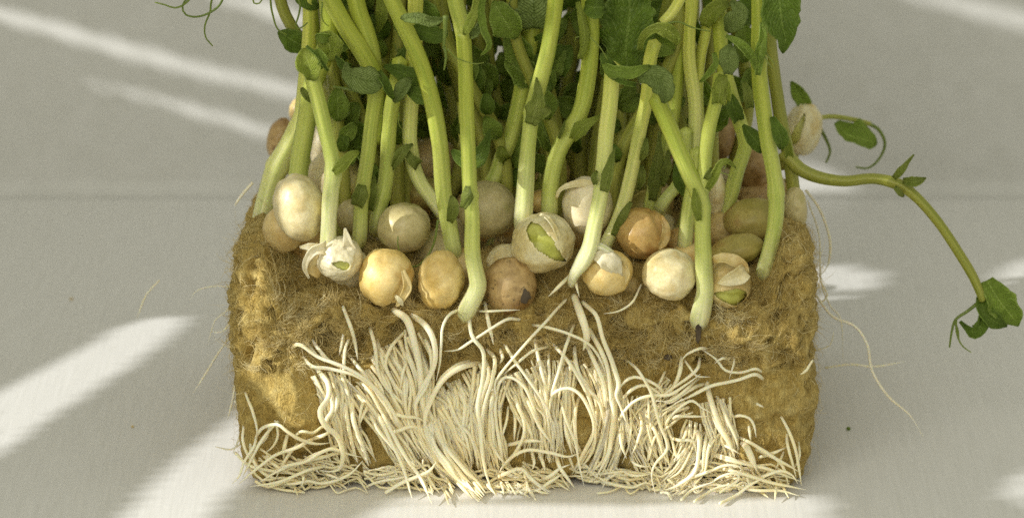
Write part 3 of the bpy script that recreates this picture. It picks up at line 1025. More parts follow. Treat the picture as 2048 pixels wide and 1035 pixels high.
for guide, num, spr, wd, lay in BUNDLES:
    g = spline([(a, b, 0, i) for i, (a, b) in enumerate(guide)], 12)
    for k in range(num):
        if n_root >= 284:
            break
        f0, f1 = RNG.uniform(0, 0.14), RNG.uniform(0.82, 1.0)
        m = 6
        ph = RNG.uniform(-1, 1)
        ph2 = ph * 0.75 + RNG.uniform(-0.4, 0.4)
        wig = RNG.uniform(-1, 1, m) * 5
        if abs(guide[-1][1] - guide[0][1]) < 30:
            f0 = RNG.uniform(0, .6)
            f1 = f0 + RNG.uniform(.2, .45)
            wig = RNG.uniform(-1, 1, m) * 13
            wig[0] -= RNG.uniform(0, 28)
        pts = []
        for i, f in enumerate(np.linspace(f0, min(f1, 1), m)):
            c = g[int(f * (len(g) - 1))]
            d = g[min(len(g) - 1, int(f * (len(g) - 1)) + 1)] - g[max(0, int(f * (len(g) - 1)) - 1)]
            nn = np.array([-d[1], d[0]]) / (np.hypot(d[0], d[1]) + 1e-6)
            sp = np.interp(f, [0, 0.5, 1], spr) * (ph * (1 - f) + ph2 * f) + wig[i]
            pts.append((c[0] + nn[0] * sp, c[1] + nn[1] * sp))
        dull = RNG.random() < 0.45
        add_root(pts, wd * RNG.uniform(0.8, 1.12), lay + RNG.uniform(-0.02, 0.14), RNG.uniform(0.03, 0.12), 'root_dull' if dull else 'root')
        n_root += 1

def root_mat(count):
    VV, FF, UU, TT, nv = [], [], [], [], 0
    for _ in range(count):
        gi = RNG.integers(0, len(BUNDLES))
        guide, num, spr, wd, lay = BUNDLES[gi]
        g = spline([(a, b, 0, i) for i, (a, b) in enumerate(guide)], 12)
        f0 = RNG.uniform(0, 0.22)
        f1 = f0 + RNG.uniform(0.55, 0.95)
        ph = RNG.uniform(-1.35, 1.35)
        flat = abs(guide[-1][1] - guide[0][1]) < 30
        if flat:
            f0 = RNG.uniform(0, 0.7)
            f1 = f0 + RNG.uniform(0.25, 0.6)
        ph2 = ph * 0.8 + RNG.uniform(-0.35, 0.35)
        rows = []
        offb = RNG.uniform(-0.02, 0.18)
        wid = wd / 2 * px(0) * RNG.uniform(.38, .72)
        wig = RNG.uniform(-1, 1, 5) * (11 if flat else 6)
        if flat:
            wig[-1] += RNG.uniform(0, 22)
            wig[0] -= RNG.uniform(0, 26)
        for i, f in enumerate(np.linspace(f0, min(f1, 1), 5)):
            k = int(f * (len(g) - 1))
            c = g[k]
            d = g[min(len(g) - 1, k + 1)] - g[max(0, k - 1)]
            nn = np.array([-d[1], d[0]]) / (np.hypot(d[0], d[1]) + 1e-6)
            sp = np.interp(f, [0, 0.5, 1], spr) * (ph + (ph2 - ph) * i / 4) + wig[i]
            q = root_at(c[0] + nn[0] * sp, c[1] + nn[1] * sp, offb + 0.06 * math.sin(i * 0.9))
            rows.append([*q, wid])
        R_ = spline(rows, 0.11)
        R_[:, 3] *= np.clip(np.linspace(1, 0, len(R_)) / 0.15, 0.25, 1)
        R_[:, 2] = np.maximum(R_[:, 2], 0.04)
        V, F, uv, t = tube(R_, 6, seed=RNG.uniform(0, 6))
        VV.append(V)
        FF += [tuple(i + nv for i in f) for f in F]
        UU.append(uv)
        TT.append(t)
        nv += len(V)
    link_mesh('root_mat', np.vstack(VV), FF, MT['root_dull'], block, uv=np.vstack(UU), attrs={'t': np.concatenate(TT)}, kind='stuff')


root_mat(980)

# fine loose roots that trail off the sides of the block, lying on the table or hanging in the air
LOOSE = [
    ([(505, 365), (490, 382), (476, 400), (470, 412)], 9, 1.6), ([(318, 560), (292, 590), (280, 620), (274, 636)], 6, 3.0),
    ([(470, 575), (430, 572), (395, 580), (378, 602)], 4, 2.5), ([(468, 600), (450, 625), (430, 640), (415, 690)], 4, 2.0),
    ([(465, 640), (445, 662), (425, 664)], 6, 1.6), ([(470, 660), (440, 700), (410, 748), (386, 786)], 6, 1.2),
    ([(472, 760), (465, 800), (455, 838)], 7, 0.8), ([(470, 800), (486, 840), (480, 870), (466, 905)], 7, 0.5),
    ([(490, 880), (462, 898), (430, 892)], 5, 0.5),
    ([(1612, 380), (1640, 420), (1660, 480), (1656, 530), (1640, 550)], 8, 3.5),
    ([(1615, 400), (1638, 470), (1642, 560), (1660, 610), (1682, 640), (1686, 720)], 5, 3.5),
    ([(1632, 590), (1665, 632), (1710, 652), (1735, 690), (1744, 740), (1775, 790), (1820, 830), (1846, 872)], 8, 1.6),
    ([(1650, 735), (1700, 728), (1750, 732), (1812, 722)], 6, 2.6),
    ([(1640, 560), (1655, 590), (1640, 606)], 6, 2.0), ([(1630, 700), (1660, 690), (1668, 660)], 4, 2.0),
]
for pts, wd, Y in LOOSE:
    rows = []
    for (u, v) in pts:
        q = P(u, v, Y)
        if q[2] < 0.05:
            q = PZ(u, v, 0.05)
        rows.append([*q, wd / 2 * px(Y) * 0.75])
    R = spline(rows, 0.08)
    R[:, 3] *= np.clip(np.linspace(1, 0, len(R)) / 0.25, 0.3, 1)
    V, F, uv, t = tube(R, 6)
    link_mesh('loose_root', V, F, MT['root_thin'], block, uv=uv, attrs={'t': t})


# ------------------------------------------------------------------ leaves
def build_leaf(spec, Y, mat, parent, name='leaf'):
    """spec rows: u, v, half-width px, and optionally roll deg, fold, dY. A curved blade with a midrib, wavy rim and real thickness."""
    rows = []
    n0 = len(spec)
    for i, s in enumerate(spec):
        s = list(s) + [0, 0.35, 0][len(s) - 3:] if len(s) < 6 else list(s)
        f = i / (n0 - 1)
        yy = Y + s[5] - 0.10 * math.sin(math.pi * f)
        q = P(s[0], s[1], yy)
        rows.append([*q, s[2] * px(yy), math.radians(s[3]), s[4]])
    R = spline(rows, 0.055)
    n = len(R)
    pts = R[:, :3]
    T = np.gradient(pts, axis=0)
    T /= np.linalg.norm(T, axis=1)[:, None] + 1e-9
    K = 11
    ss = np.linspace(-1, 1, K)
    o = RNG.uniform(0, 90)
    V = np.zeros((n, K, 3))
    for i in range(n):
        nrm = -FWD - T[i] * (-FWD).dot(T[i])
        L = np.linalg.norm(nrm)
        nrm = nrm / L if L > 0.1 else np.array([0, 0, 1.0])
        side = np.cross(T[i], nrm)
        a = R[i, 4]
        sd = side * math.cos(a) + nrm * math.sin(a)
        nn = nrm * math.cos(a) - side * math.sin(a)
        hw = max(R[i, 3], 0.006)
        for j, s in enumerate(ss):
            edge = 1 + (0.20 * mnoise.noise(Vector((i * 0.40, math.copysign(2, s) + o, o))) + 0.13 * mnoise.noise(Vector((i * 1.1, math.copysign(4, s) + o, o)))) * abs(s)
            wave = 0.5 * hw * mnoise.noise(Vector((i * 0.26 + o, s * 1.3, 3.0))) * abs(s) + 0.20 * hw * mnoise.noise(Vector((i * 0.55 + o, s * 2.6, 7.0)))
            V[i, j] = pts[i] + sd * (s * hw * edge) + nn * (R[i, 5] * hw * (abs(s) ** 1.3) * 1.0 - 0.0 + wave)
    F = []
    for i in range(n - 1):
        for j in range(K - 1):
            a = i * K + j
            F.append((a, a + 1, a + K + 1, a + K))
    t = np.repeat(np.linspace(0, 1, n), K)
    s = np.tile(ss, n)
    ob = link_mesh(name, V.reshape(-1, 3), F, MT[mat], parent, attrs={'t': t, 's': s})
    md = ob.modifiers.new('thickness', 'SOLIDIFY')
    md.thickness = 0.016
    md.offset = 0
    return ob



# ------------------------------------------------------------------ seeds
def sphere_dirs(nu=44, nv=30):
    V = [(0, 0, 1.0)]
    for i in range(1, nv):
        th = math.pi * i / nv
        for j in range(nu):
            a = 2 * math.pi * j / nu
            V.append((math.sin(th) * math.cos(a), math.sin(th) * math.sin(a), math.cos(th)))
    V.append((0, 0, -1.0))
    F = []
    for j in range(nu):
        F.append((0, 1 + j, 1 + (j + 1) % nu))
        b = 1 + (nv - 2) * nu
        F.append((b + (j + 1) % nu, b + j, len(V) - 1))
    for i in range(nv - 2):
        for j in range(nu):
            a, b = 1 + i * nu + j, 1 + i * nu + (j + 1) % nu
            F.append((a, a + nu, b + nu, b))
    return np.array(V), F


SD, SF = sphere_dirs()
HD, HF = sphere_dirs(130, 88)


def seed_shape(rx, ry, rz, tilt, o, crease=None, lump=0.06, wrinkle=0.02, shrink=1.0, D=None):
    D = SD if D is None else D
    r = 1 + lump * nzv(D, 1.3, o) + lump * 0.8 * nzv(D, 2.4, o + 4) - 0.05 * np.clip(nzv(D, 3.3, o + 14) - 0.2, 0, 1) * 2 + wrinkle * nzv(D, 7.0, o + 9)
    if crease:
        an, q0, dep = crease
        q = D[:, 0] * math.cos(an) + D[:, 2] * math.sin(an) - q0
        r = r - dep * np.exp(-(q / 0.10) ** 2) * np.clip(-D[:, 1] + 0.35, 0, 1)
    V = D * r[:, None] * np.array([rx, ry, rz]) * shrink
    c, s = math.cos(tilt), math.sin(tilt)
    return np.stack([V[:, 0] * c + V[:, 2] * s, V[:, 1], -V[:, 0] * s + V[:, 2] * c], 1)


def build_seed(u, v, wp, hp, tilt, mat, label=None, Y=None, split=None, crease=None, parent=None, lump=0.055, spot=None, flaps=(), group=None, name='pea_seed'):
    if Y is None:
        Y = max(0.12, float(PZ(u, v + hp * 0.42, 3.72)[1])) + 0.1
    k = px(Y)
    rx, rz = wp / 2 * k, hp / 2 * k / 0.98
    ry = (rx + rz) / 2
    c = P(u, v, Y)
    o = RNG.uniform(0, 60)
    tl = math.radians(tilt)
    if parent is None:
        root = thing(name, c, label, 'seed', group)
    else:
        root = parent
    V = seed_shape(rx, ry, rz, tl, o, crease, lump, D=HD if split else None)
    F = HF if split else SF
    if split:
        an, q0, p0, L, Wd = split
        ca, sa = math.cos(math.radians(an)), math.sin(math.radians(an))
        # slit axis p and across axis q, in the unturned frame facing the viewer
        p = V[:, 0] / rx * ca + V[:, 2] / rz * sa
        q = -V[:, 0] / rx * sa + V[:, 2] / rz * ca
        e = ((p - p0) / L) ** 2
        rag = 0.03 * nzv(HD, 4, o)
        Wd = Wd * np.clip(1 - 0.55 * (p - p0) / L, 0.2, 2)
        inside = (e < 1) & (np.abs(q - q0) < Wd * np.sqrt(np.clip(1 - e, 0, 1)) + rag) & (V[:, 1] < 0.25 * ry)
        near = np.clip(1.6 - np.abs(q - q0) / (Wd + 0.12), 0, 1) * (e < 1.2) * (V[:, 1] < 0.3 * ry)
        Vc = V * (1 + 0.07 * near)[:, None]
        Fc = [f for f in F if not all(inside[i] for i in f)]
        inner = link_mesh('cotyledon', seed_shape(rx, ry, rz, tl, o, (math.radians(an + 90), q0, 0.10), lump, shrink=0.95) + c, SF, MT['cotyledon'], root)
        co = link_mesh('seed_coat', Vc + c, Fc, MT[mat], root)
        md = co.modifiers.new('thickness', 'SOLIDIFY')
        md.thickness = 0.022
        md.offset = -1
    else:
        co = link_mesh('seed_coat' if parent is None else 'seed', V + c, F, MT[mat], root)
    for (mt, dY, spec) in flaps:
        build_leaf(spec, Y + dY, mt, root, 'coat_flap')
    if spot:
        su, sv, sr = spot
        d = np.array([(su - u) * k, -ry, -(sv - v) * k])
        d[1] = -ry * math.sqrt(max(0.05, 1 - (d[0] / rx) ** 2 - (d[2] / rz) ** 2))
        Vs = SD * np.array([sr * k, 0.025, sr * k * 1.15]) * (1 + 0.25 * nzv(SD, 2, o))[:, None] + c + d * 1.0
        link_mesh('hilum', Vs, SF, MT['soil'], root)
    return root


SEEDS = [
    (598, 415, 100, 132, -14, 'cream', 'large pale oval pea at the left front corner', dict(Y=.75, lump=.05)),
    (568, 458, 84, 92, 0, 'tan', 'tan pea half hidden under the large pale oval one at the left corner', dict(Y=1.1)),
    (668, 352, 104, 100, 10, 'cream', 'wrinkled buff pea behind the stem that rises from the torn white seed', dict(Y=3.1, crease=(.4, .1, .10))),
    (642, 290, 46, 92, 4, 'white', 'bright whitish elongated seed between two stems at the upper left', dict(Y=3.9)),
    (808, 455, 106, 98, 0, 'greenish', 'round matt buff-green pea with a dark tendril curling below it', dict(Y=1.3, lump=.04)),
    (773, 553, 110, 112, 8, 'amber', 'bright yellow pea at the front edge with a torn fibrous right side', dict(crease=(-.35, .62, .14), Y=.3, flaps=[('tan', -.36, [(806, 540, 4), (814, 572, 9, 20), (800, 604, 5), (792, 612, 1)]), ('cream', -.40, [(790, 590, 2), (800, 600, 5), (806, 612, 1)])])),
    (882, 560, 92, 118, 6, 'amber', 'upright amber pea with a diagonal crease left of the central stem', dict(crease=(-.9, -.12, .10), Y=.3)),
    (975, 418, 116, 110, 0, 'greenish', 'broad flat greenish pea directly behind the central stem', dict(Y=2.1, lump=.04)),
    (1020, 572, 104, 112, -12, 'brown', 'brown blotched pea with a black spot right of the central stem', dict(Y=.45, spot=(1047, 578, 13))),
    (1086, 486, 128, 112, -28, 'cream', 'split pea showing a bright green wedge through its buff coat', dict(Y=.7, split=(-50, .20, -.02, .86, .27), flaps=[('cream', -.36, [(1078, 428, 2), (1096, 438, 6, 50, .4), (1114, 468, 7, 50, .4), (1126, 506, 1)])])),
    (1175, 412, 100, 116, 0, 'white', 'smooth whitish pea with a curled coat edge behind the forked front stem', dict(Y=1.6, lump=.04, flaps=[('cream', -.16, [(1112, 398, 2), (1122, 380, 5, 40, .5), (1146, 370, 8, 30, .4), (1180, 366, 6), (1200, 372, 2)])])),
    (1214, 544, 100, 90, -10, 'amber', 'small yellow pea with a white cap at the foot of the forked front stem', dict(Y=.3, flaps=[('white', -.33, [(1188, 512, 6), (1210, 516, 20, 10, -.3), (1228, 530, 18, 0, -.3), (1240, 552, 5)]), ('tan', -.2, [(1240, 524, 5), (1252, 548, 8), (1246, 572, 2)])])),
    (1286, 466, 106, 102, 0, 'speckled', 'glossy tan speckled pea above and between two pale front peas', dict(Y=1.3, crease=(.5, .75, .12), flaps=[('tan', -.30, [(1322, 432, 4), (1332, 455, 9, 20, .4), (1326, 484, 8), (1312, 500, 2)])])),
    (1340, 548, 108, 100, 14, 'cream', 'pale cream pea with a sunlit left side at the right front edge', dict(Y=.3, crease=(-.5, -.3, .05), lump=.05)),
    (1456, 566, 86, 98, 0, 'tan', 'torn pinkish pea with a green seed leaf inside at the right front', dict(Y=.45, split=(172, .28, -.1, .8, .36), flaps=[('cream', -.42, [(1490, 540, 14), (1470, 552, 18, 20), (1450, 562, 9), (1436, 566, 1)]), ('tan', -.30, [(1424, 520, 6), (1450, 516, 13, 30), (1480, 528, 12), (1494, 548, 4)])])),
    (1508, 440, 118, 84, -6, 'olive', 'large dull green pea behind the tall right-hand stem', dict(Y=2.2)),
    (1474, 498, 106, 58, -12, 'olive', 'flattened olive brown pea lying under the large dull green one', dict(Y=1.2)),
    (1438, 458, 60, 66, 0, 'tan', 'dull tan pea half hidden beside the large dull green one', dict(Y=2.4)),
    (1606, 258, 76, 104, 10, 'cream', 'pale pea with a loose papery coat at the far right corner', dict(Y=6.6, split=(60, .35, .0, .7, .22))),
    (1510, 336, 74, 88, 0, 'brown', 'reddish brown pea deep between stems at the right', dict(Y=4.4)),
    (560, 278, 52, 84, 12, 'brown', 'dark brown pea at the far left corner of the slab', dict(Y=7.0)),
    (700, 432, 54, 66, 0, 'greenish', 'small buff pea wedged between two stems behind the torn white seed', dict(Y=2.2)),
    (1088, 402, 74, 44, 0, 'amber', 'yellow pea peeping over the split green pea', dict(Y=2.9)),
    (1098, 345, 84, 58, 0, 'tan', 'tan pea with a sunlit stripe between two stems in the middle', dict(Y=4.2)),
    (1432, 388, 40, 100, 0, 'cream', 'narrow pale pea squeezed between stems behind the right fork', dict(Y=2.7)),
    (866, 322, 100, 90, 0, 'tan', 'brown shaded pea between two stems left of the central stem', dict(Y=4.4)),
    (1250, 575, 60, 50, 0, 'tan', 'tan pea sunk in the wool behind the white-capped yellow one', dict(Y=.85)),
    (800, 570, 70, 70, 0, 'tan', 'dull tan pea tucked between two amber peas', dict(Y=.95)),
    (1440, 262, 62, 120, 0, 'brown', 'tall dark brown pea in the shade behind the right fork', dict(Y=5.4)),
    (600, 225, 44, 60, 0, 'tan', 'pinkish tan seed at the back left edge beside the outermost stem', dict(Y=7.3)),
    (850, 385, 90, 60, 0, 'olive', 'olive pea in the gap behind the round buff-green pea', dict(Y=3.2)),
    (1590, 420, 50, 90, 0, 'greenish', 'narrow dull green pea at the right rim of the slab', dict(Y=2.6)),
]
for (u, v, wp, hp, tl, m, lab, kw) in SEEDS:
    build_seed(u, v, wp, hp, tl, m, lab, **kw)

# more peas packed into the gaps behind the front row
have = []
for (u, v, wp, hp, *_r) in SEEDS:
    yy = _r[-1].get('Y', 1.0)
    q = P(u, v, yy)
    have.append((q[0], q[1], max(wp, hp) / 2 * px(yy)))
fill = []
for _ in range(2500):
    x, y = RNG.uniform(-4.0, 3.9), RNG.uniform(0.9, 3.0)
    if all(math.hypot(x - a, y - b) > r + 0.30 for a, b, r in have) and all(math.hypot(x - a, y - b) > 0.7 for a, b in fill):
        fill.append((x, y))
for (x, y) in fill:
    s = RNG.uniform(0.36, 0.43)
    c = np.array([x, y, 3.62 + 0.12 * min(1, y - .9)])
    m = RNG.choice(['tan', 'cream', 'greenish', 'speckled', 'amber'], p=[.3, .25, .2, .1, .15])
    root = thing('pea_seed', c, 'buff pea glimpsed low between the front peas and the stem feet', 'seed', 'peas packed into the gaps behind the front row')
    V = seed_shape(s, s * RNG.uniform(.9, 1.1), s * RNG.uniform(.85, 1.05), RNG.uniform(-.5, .5), RNG.uniform(0, 80), (RNG.uniform(0, 3), .1, .06))
    link_mesh('seed_coat', V + c, SF, MT[m], root)

# the crowd of seeds at the back of the slab
tries = []
for _ in range(900):
    x, y = RNG.uniform(-4.4, 4.5), RNG.uniform(2.9, 7.0)
    if all((x - a) ** 2 + (y - b) ** 2 > 0.82 ** 2 for a, b in tries):
        tries.append((x, y))
for (x, y) in tries:
    s = RNG.uniform(0.36, 0.46)
    c = np.array([x, y, 3.95])
    o = RNG.uniform(0, 80)
    m = RNG.choice(['tan', 'brown', 'olive', 'greenish', 'cream', 'speckled'], p=[.3, .2, .15, .15, .1, .1])
    root = thing('pea_seed', c, 'dim pea lying deep in the shade among the crowded stems', 'seed', 'peas lying in the shade at the back')
    V = seed_shape(s, s * RNG.uniform(.9, 1.1), s * RNG.uniform(.85, 1.1), RNG.uniform(-.5, .5), o, (RNG.uniform(0, 3), .1, .06))
    link_mesh('seed_coat', V + c, SF, MT[m], root)


# ------------------------------------------------------------------ tendrils, shoots
def build_tendril(pts, Y, wpx, parent, mat='tendril', name='tendril'):
    rows = []
    for p in pts:
        yy = Y + (p[2] if len(p) > 2 else 0)
        rows.append([*P(p[0], p[1], yy), wpx / 2 * px(yy)])
    R = spline(rows, 0.06)
    R[:, 3] *= np.clip(np.linspace(1.0, 0.45, len(R)), 0, 1)
    V, F, uv, t = tube(R, 7, t0=1.0)
    return link_mesh(name, V, F, MT[mat], parent, uv=uv, attrs={'t': t})


def build_stem(pts, wpx, Y, parent, mat='stem', t0=0.0, lean=0.0, nodes=(), sink=False):
    rows = []
    n = len(pts)
    for i, p in enumerate(pts):
        f = i / (n - 1)
        yy = Y + lean * f + (p[3] if len(p) > 3 else 0)
        wd = p[2] if len(p) > 2 and p[2] else wpx
        rows.append([*P(p[0], p[1], yy), wd / 2 * px(yy) * 0.93])
    if sink:
        u0, v0 = pts[0][0], pts[0][1]
        du = max(-8, min(8, (u0 - pts[1][0]) * 0.3))
        rows.insert(0, [*P(u0 + du, v0 + 20, Y + 0.30), rows[0][3] * 0.75])
    R = spline(rows, 0.09)
    L = np.concatenate([[0], np.cumsum(np.linalg.norm(np.diff(R[:, :3], axis=0), axis=1))])
    o = RNG.uniform(0, 99)
    R[:, 3] *= np.array([1 + 0.05 * mnoise.noise(Vector((q * 1.6, o, 0))) for q in L])
    R[:, 0] += np.array([0.018 * mnoise.noise(Vector((q * 1.2, o, 5))) for q in L])
    for nd in nodes:
        q = P(nd[0], nd[1], Y)
        d = np.linalg.norm(R[:, [0, 2]] - q[[0, 2]], axis=1)
        R[:, 3] *= 1 + 0.20 * np.exp(-(d / 0.07) ** 2)
    V, F, uv, t = tube(R, 16, square_prof, t0=t0, seed=RNG.uniform(0, 6))
    return link_mesh('stem', V, F, MT[mat], parent, uv=uv, attrs={'t': t})


SHOOTS = []


def shoot(label, pts, w, Y=None, mat='stem', t0=0.0, lean=0.0, nodes=(), leaves=(), tendrils=(), stems=(), stipules=(), seed=None, group=None):
    u, v = pts[0][0], pts[0][1]
    if Y is None:
        Y = max(-0.05, float(PZ(u, v, 3.72)[1]))
    root = thing('pea_shoot', P(u, v, Y), label, 'pea shoot', group)
    build_stem(pts, w, Y, root, mat, t0, lean, nodes, sink=not seed)
    for s in stems:
        build_stem(s[0], s[1], Y + (s[2] if len(s) > 2 else 0), root, mat, s[3] if len(s) > 3 else 2.0)
    for (m, dY, spec) in leaves:
        build_leaf(spec, Y + dY, m, root)
    for (m, dY, spec) in stipules:
        build_leaf(spec, Y + dY, m, root, 'stipule')
    for (wd, dY, p) in tendrils:
        build_tendril(p, Y + dY, wd, root)
    if seed:
        build_seed(*seed[:6], parent=root, **seed[6])
    SHOOTS.append((label, u, v, Y))
    return root


shoot('leftmost thick whitish stem bulging out over the left rim of the slab',
      [(516, 500, 44), (524, 440, 42), (536, 385, 40), (553, 335, 44), (575, 292, 40), (592, 255, 36), (604, 228, 34), (612, 150, 30), (618, 60, 28), (622, -120, 26)],
      38, Y=2.6, mat='stem_pale', nodes=[(553, 330)])
shoot('green stem rising behind the large pale oval pea, crowned by a hooded leaf knot',
      [(594, 372), (600, 320), (610, 262), (618, 205), (622, 180), (640, 130), (655, 90), (660, 40), (656, 0), (650, -140)], 38, Y=2.0, t0=1.2,
      leaves=[('leaf_light', -.5, [(655, 120, 5), (660, 102, 24, -10), (655, 84, 24), (636, 74, 7)]),
              ('leaf', -.55, [(662, 78, 5), (646, 74, 12, 30, .5), (632, 74, 4)])],
      stipules=[('bract', -.45, [(604, 176, 3), (610, 190, 8, 30, .4), (628, 206, 3)])],
      tendrils=[(4, -.5, [(645, 5), (643, 30), (648, 45), (658, 53)])])
shoot('sunlit yellow-green stem growing out of the torn white seed at the left front',
      [(655, 498, 36), (658, 440, 32), (662, 390, 33), (667, 340, 34), (660, 300), (648, 250), (636, 200), (624, 155)], 31, Y=.35, nodes=[(664, 345)],
      leaves=[('leaf_light', -.15, [(622, 160, 7), (622, 140, 20, 15), (614, 118, 22, 10), (610, 96, 5)]),
              ('leaf_dark', -.3, [(613, 92, 3), (632, 112, 5, 60, .6), (656, 142, 2)]),
              ('leaf', -.25, [(640, 136, 4), (644, 120, 10, -30, .5), (634, 98, 4)])],
      stipules=[('leaf_light', -.15, [(668, 345, 6), (688, 328, 13, 20, .4), (704, 312, 10, 20, .5), (718, 303, 2)]),
                ('white', -.1, [(640, 500, 12), (622, 494, 8), (600, 494, 2)]),
                ('white', -.1, [(700, 505, 16), (695, 480, 9), (690, 456, 2)])],
      tendrils=[(2, -.3, [(650, 130), (660, 140), (664, 144)])],
      seed=(678, 516, 94, 84, 0, 'white', dict(Y=.35, split=(165, -.02, -.1, .42, .2), flaps=[('tan', -.12, [(640, 492, 10), (622, 510, 15, -20, -.5), (622, 534, 15, -10, -.5), (640, 550, 9)]), ('white', -.22, [(652, 496, 14), (628, 500, 9, 20), (614, 520, 7), (610, 538, 4), (618, 556, 2)])])))
shoot('upright stem with a bright left edge, its top hidden by a broad grey leaf',
      [(718, 475), (722, 420), (727, 370), (734, 315), (744, 240), (752, 190), (756, 150)], 30, Y=1.3, nodes=[(722, 385)], t0=.8,
      leaves=[('leaf_grey', -.35, [(692, 124, 2, -10), (696, 145, 13, -10), (722, 158, 25, -10, .2), (745, 163, 27, 0, .25), (764, 160, 8)]),
              ('leaf_dark', -.3, [(758, 142, 5), (768, 168, 12, 40, .5), (788, 198, 3)]),
              ('leaf_dark', -.1, [(702, 132, 4), (686, 130, 9, 20, .5), (671, 112, 2)])],
      tendrils=[(9, -.3, [(712, 181), (690, 177), (666, 173)])],
      stipules=[('bract', -.16, [(714, 410, 12), (720, 390, 16, 0, -.5), (724, 370, 8)])])
shoot('stem with a split sheath just right of the one topped by the grey leaf',
      [(752, 445), (762, 400), (770, 365), (777, 290), (782, 220), (790, 180), (800, 120)], 31, Y=1.7, t0=.9, nodes=[(762, 392)],
      leaves=[('leaf_grey', -.55, [(788, 204, 3), (800, 186, 14, 20, .3), (812, 168, 13, 20, .3), (820, 156, 3)]),
              ('leaf_dark', -.5, [(812, 178, 5), (838, 190, 17, 0, .4), (856, 190, 15), (864, 188, 6)]),
              ('leaf_dark', -.25, [(768, 132, 3), (798, 143, 14), (824, 158, 21), (840, 176, 9)])],
      stipules=[('bract', -.2, [(740, 420, 6), (744, 385, 9, -20, .5), (750, 352, 2)])])
shoot('stem slanting down to the right behind the round buff-green pea, lit near its top',
      [(895, 440), (868, 402), (845, 372), (828, 335), (820, 285), (821, 240), (822, 205), (824, 140), (830, 60), (834, -100)], 31, Y=1.9, t0=.7, mat='stem_pale',
      stipules=[('bract', -.25, [(784, 338, 3), (796, 316, 11, -20, .4), (808, 300, 9), (826, 288, 2)]),
                ('bract', -.2, [(836, 330, 12), (822, 318, 10, 0, -.4), (815, 300, 3)])],
      tendrils=[(5, -1.35, [(876, 440), (868, 485), (852, 516), (828, 533), (806, 516), (796, 492), (796, 472)]), (2.5, -.5, [(826, 150), (830, 175), (846, 190)]), (3, -.3, [(798, 225), (797, 245), (803, 258)])])
shoot('long stem leaning across from the top left down to the creased amber pea',
      [(908, 498), (898, 450), (888, 395), (882, 330), (877, 275), (868, 222), (850, 150), (826, 90), (800, 35), (780, -10), (735, -150)], 33, Y=.9, t0=.8,
      stipules=[('bract', -.2, [(900, 442, 6), (906, 424, 12, 15, .4), (906, 404, 9), (902, 392, 2)])],
      leaves=[('leaf_grey', -.35, [(806, 40, 6, -15), (812, 36, 8), (838, 37, 11, -10, .4), (864, 44, 9), (890, 37, 3)]),
              ('leaf_dark', .4, [(820, 55, 4), (850, 65, 18), (880, 72, 14), (893, 60, 4)])])
shoot('straight central stem with a ringed node, standing in front of all others',
      [(936, 618, 38), (955, 575, 36), (952, 545, 33), (945, 505, 33), (944, 430), (940, 380), (938, 330), (935, 260), (932, 190), (929, 110), (926, 66, 30)], 30, Y=.0, nodes=[(942, 392)],
      stems=[([(926, 70), (920, 40), (908, -10), (890, -150)], 32, .05, 3.0)],
      leaves=[('leaf_light', -.25, [(928, 70, 2), (934, 58, 9, 20, .3), (944, 38, 10, 10), (950, 14, 6), (958, -30, 8)]),
              ('leaf', -.2, [(966, -20, 8), (961, 25, 8, 30, .4), (968, 60, 7), (978, 88, 6, 40), (972, 102, 3), (961, 111, 1)]),
              ('leaf_grey', -.15, [(940, 72, 5), (952, 68, 9, 30), (962, 45, 6)])],
      stipules=[('bract', -.18, [(926, 415, 7), (934, 395, 12, 0, -.6), (936, 372, 5)]),
                ('leaf_dark', .7, [(904, 300, 3), (920, 316, 14), (950, 318, 20), (968, 296, 12), (980, 258, 2)])],
      tendrils=[(11, -.35, [(891, 32), (890, 62), (887, 98)]), (3.5, -.35, [(895, 98), (910, 114), (930, 123), (952, 128), (968, 125)]),
                (7, -.35, [(889, 95), (892, 115), (888, 140)])])
bpy.data.objects  # keep
shoot('short cut side stem with an open pale end above the greenish flat pea',
      [(982, 372), (996, 345), (1006, 312), (1018, 285), (1032, 236), (1046, 170), (1057, 110), (1064, 52), (1068, -20), (1070, -150)], 34, Y=2.7, t0=1.4,
      leaves=[('leaf_grey', -.3, [(1068, 56, 14), (1068, 42, 34), (1068, 18, 43, 0, .15), (1066, -20, 42), (1064, -60, 18)]),
              ('leaf_dark', -.2, [(1070, 78, 4), (1088, 73, 8), (1104, 76, 5)]),
              ('leaf_dark', -.05, [(1048, 46, 4), (1032, 56, 13), (1016, 44, 15), (998, 18, 5)])],
      stipules=[('leaf_light', -.2, [(1012, 320, 10), (1003, 308, 12), (1004, 294, 5)])])
shoot('smooth pale-footed stem rising from behind the split green pea',
      [(1046, 440, 38), (1050, 385, 36), (1056, 300), (1065, 225), (1084, 150), (1100, 80), (1110, 10), (1120, -140)], 32, Y=1.1, nodes=[(1064, 225)],
      stipules=[('bract', -.2, [(1062, 248, 12), (1070, 222, 20, 0, -.4), (1076, 195, 12), (1073, 155, 2)]),
                ('bract', -.22, [(1076, 236, 6), (1090, 226, 10, 20), (1098, 216, 4)])])
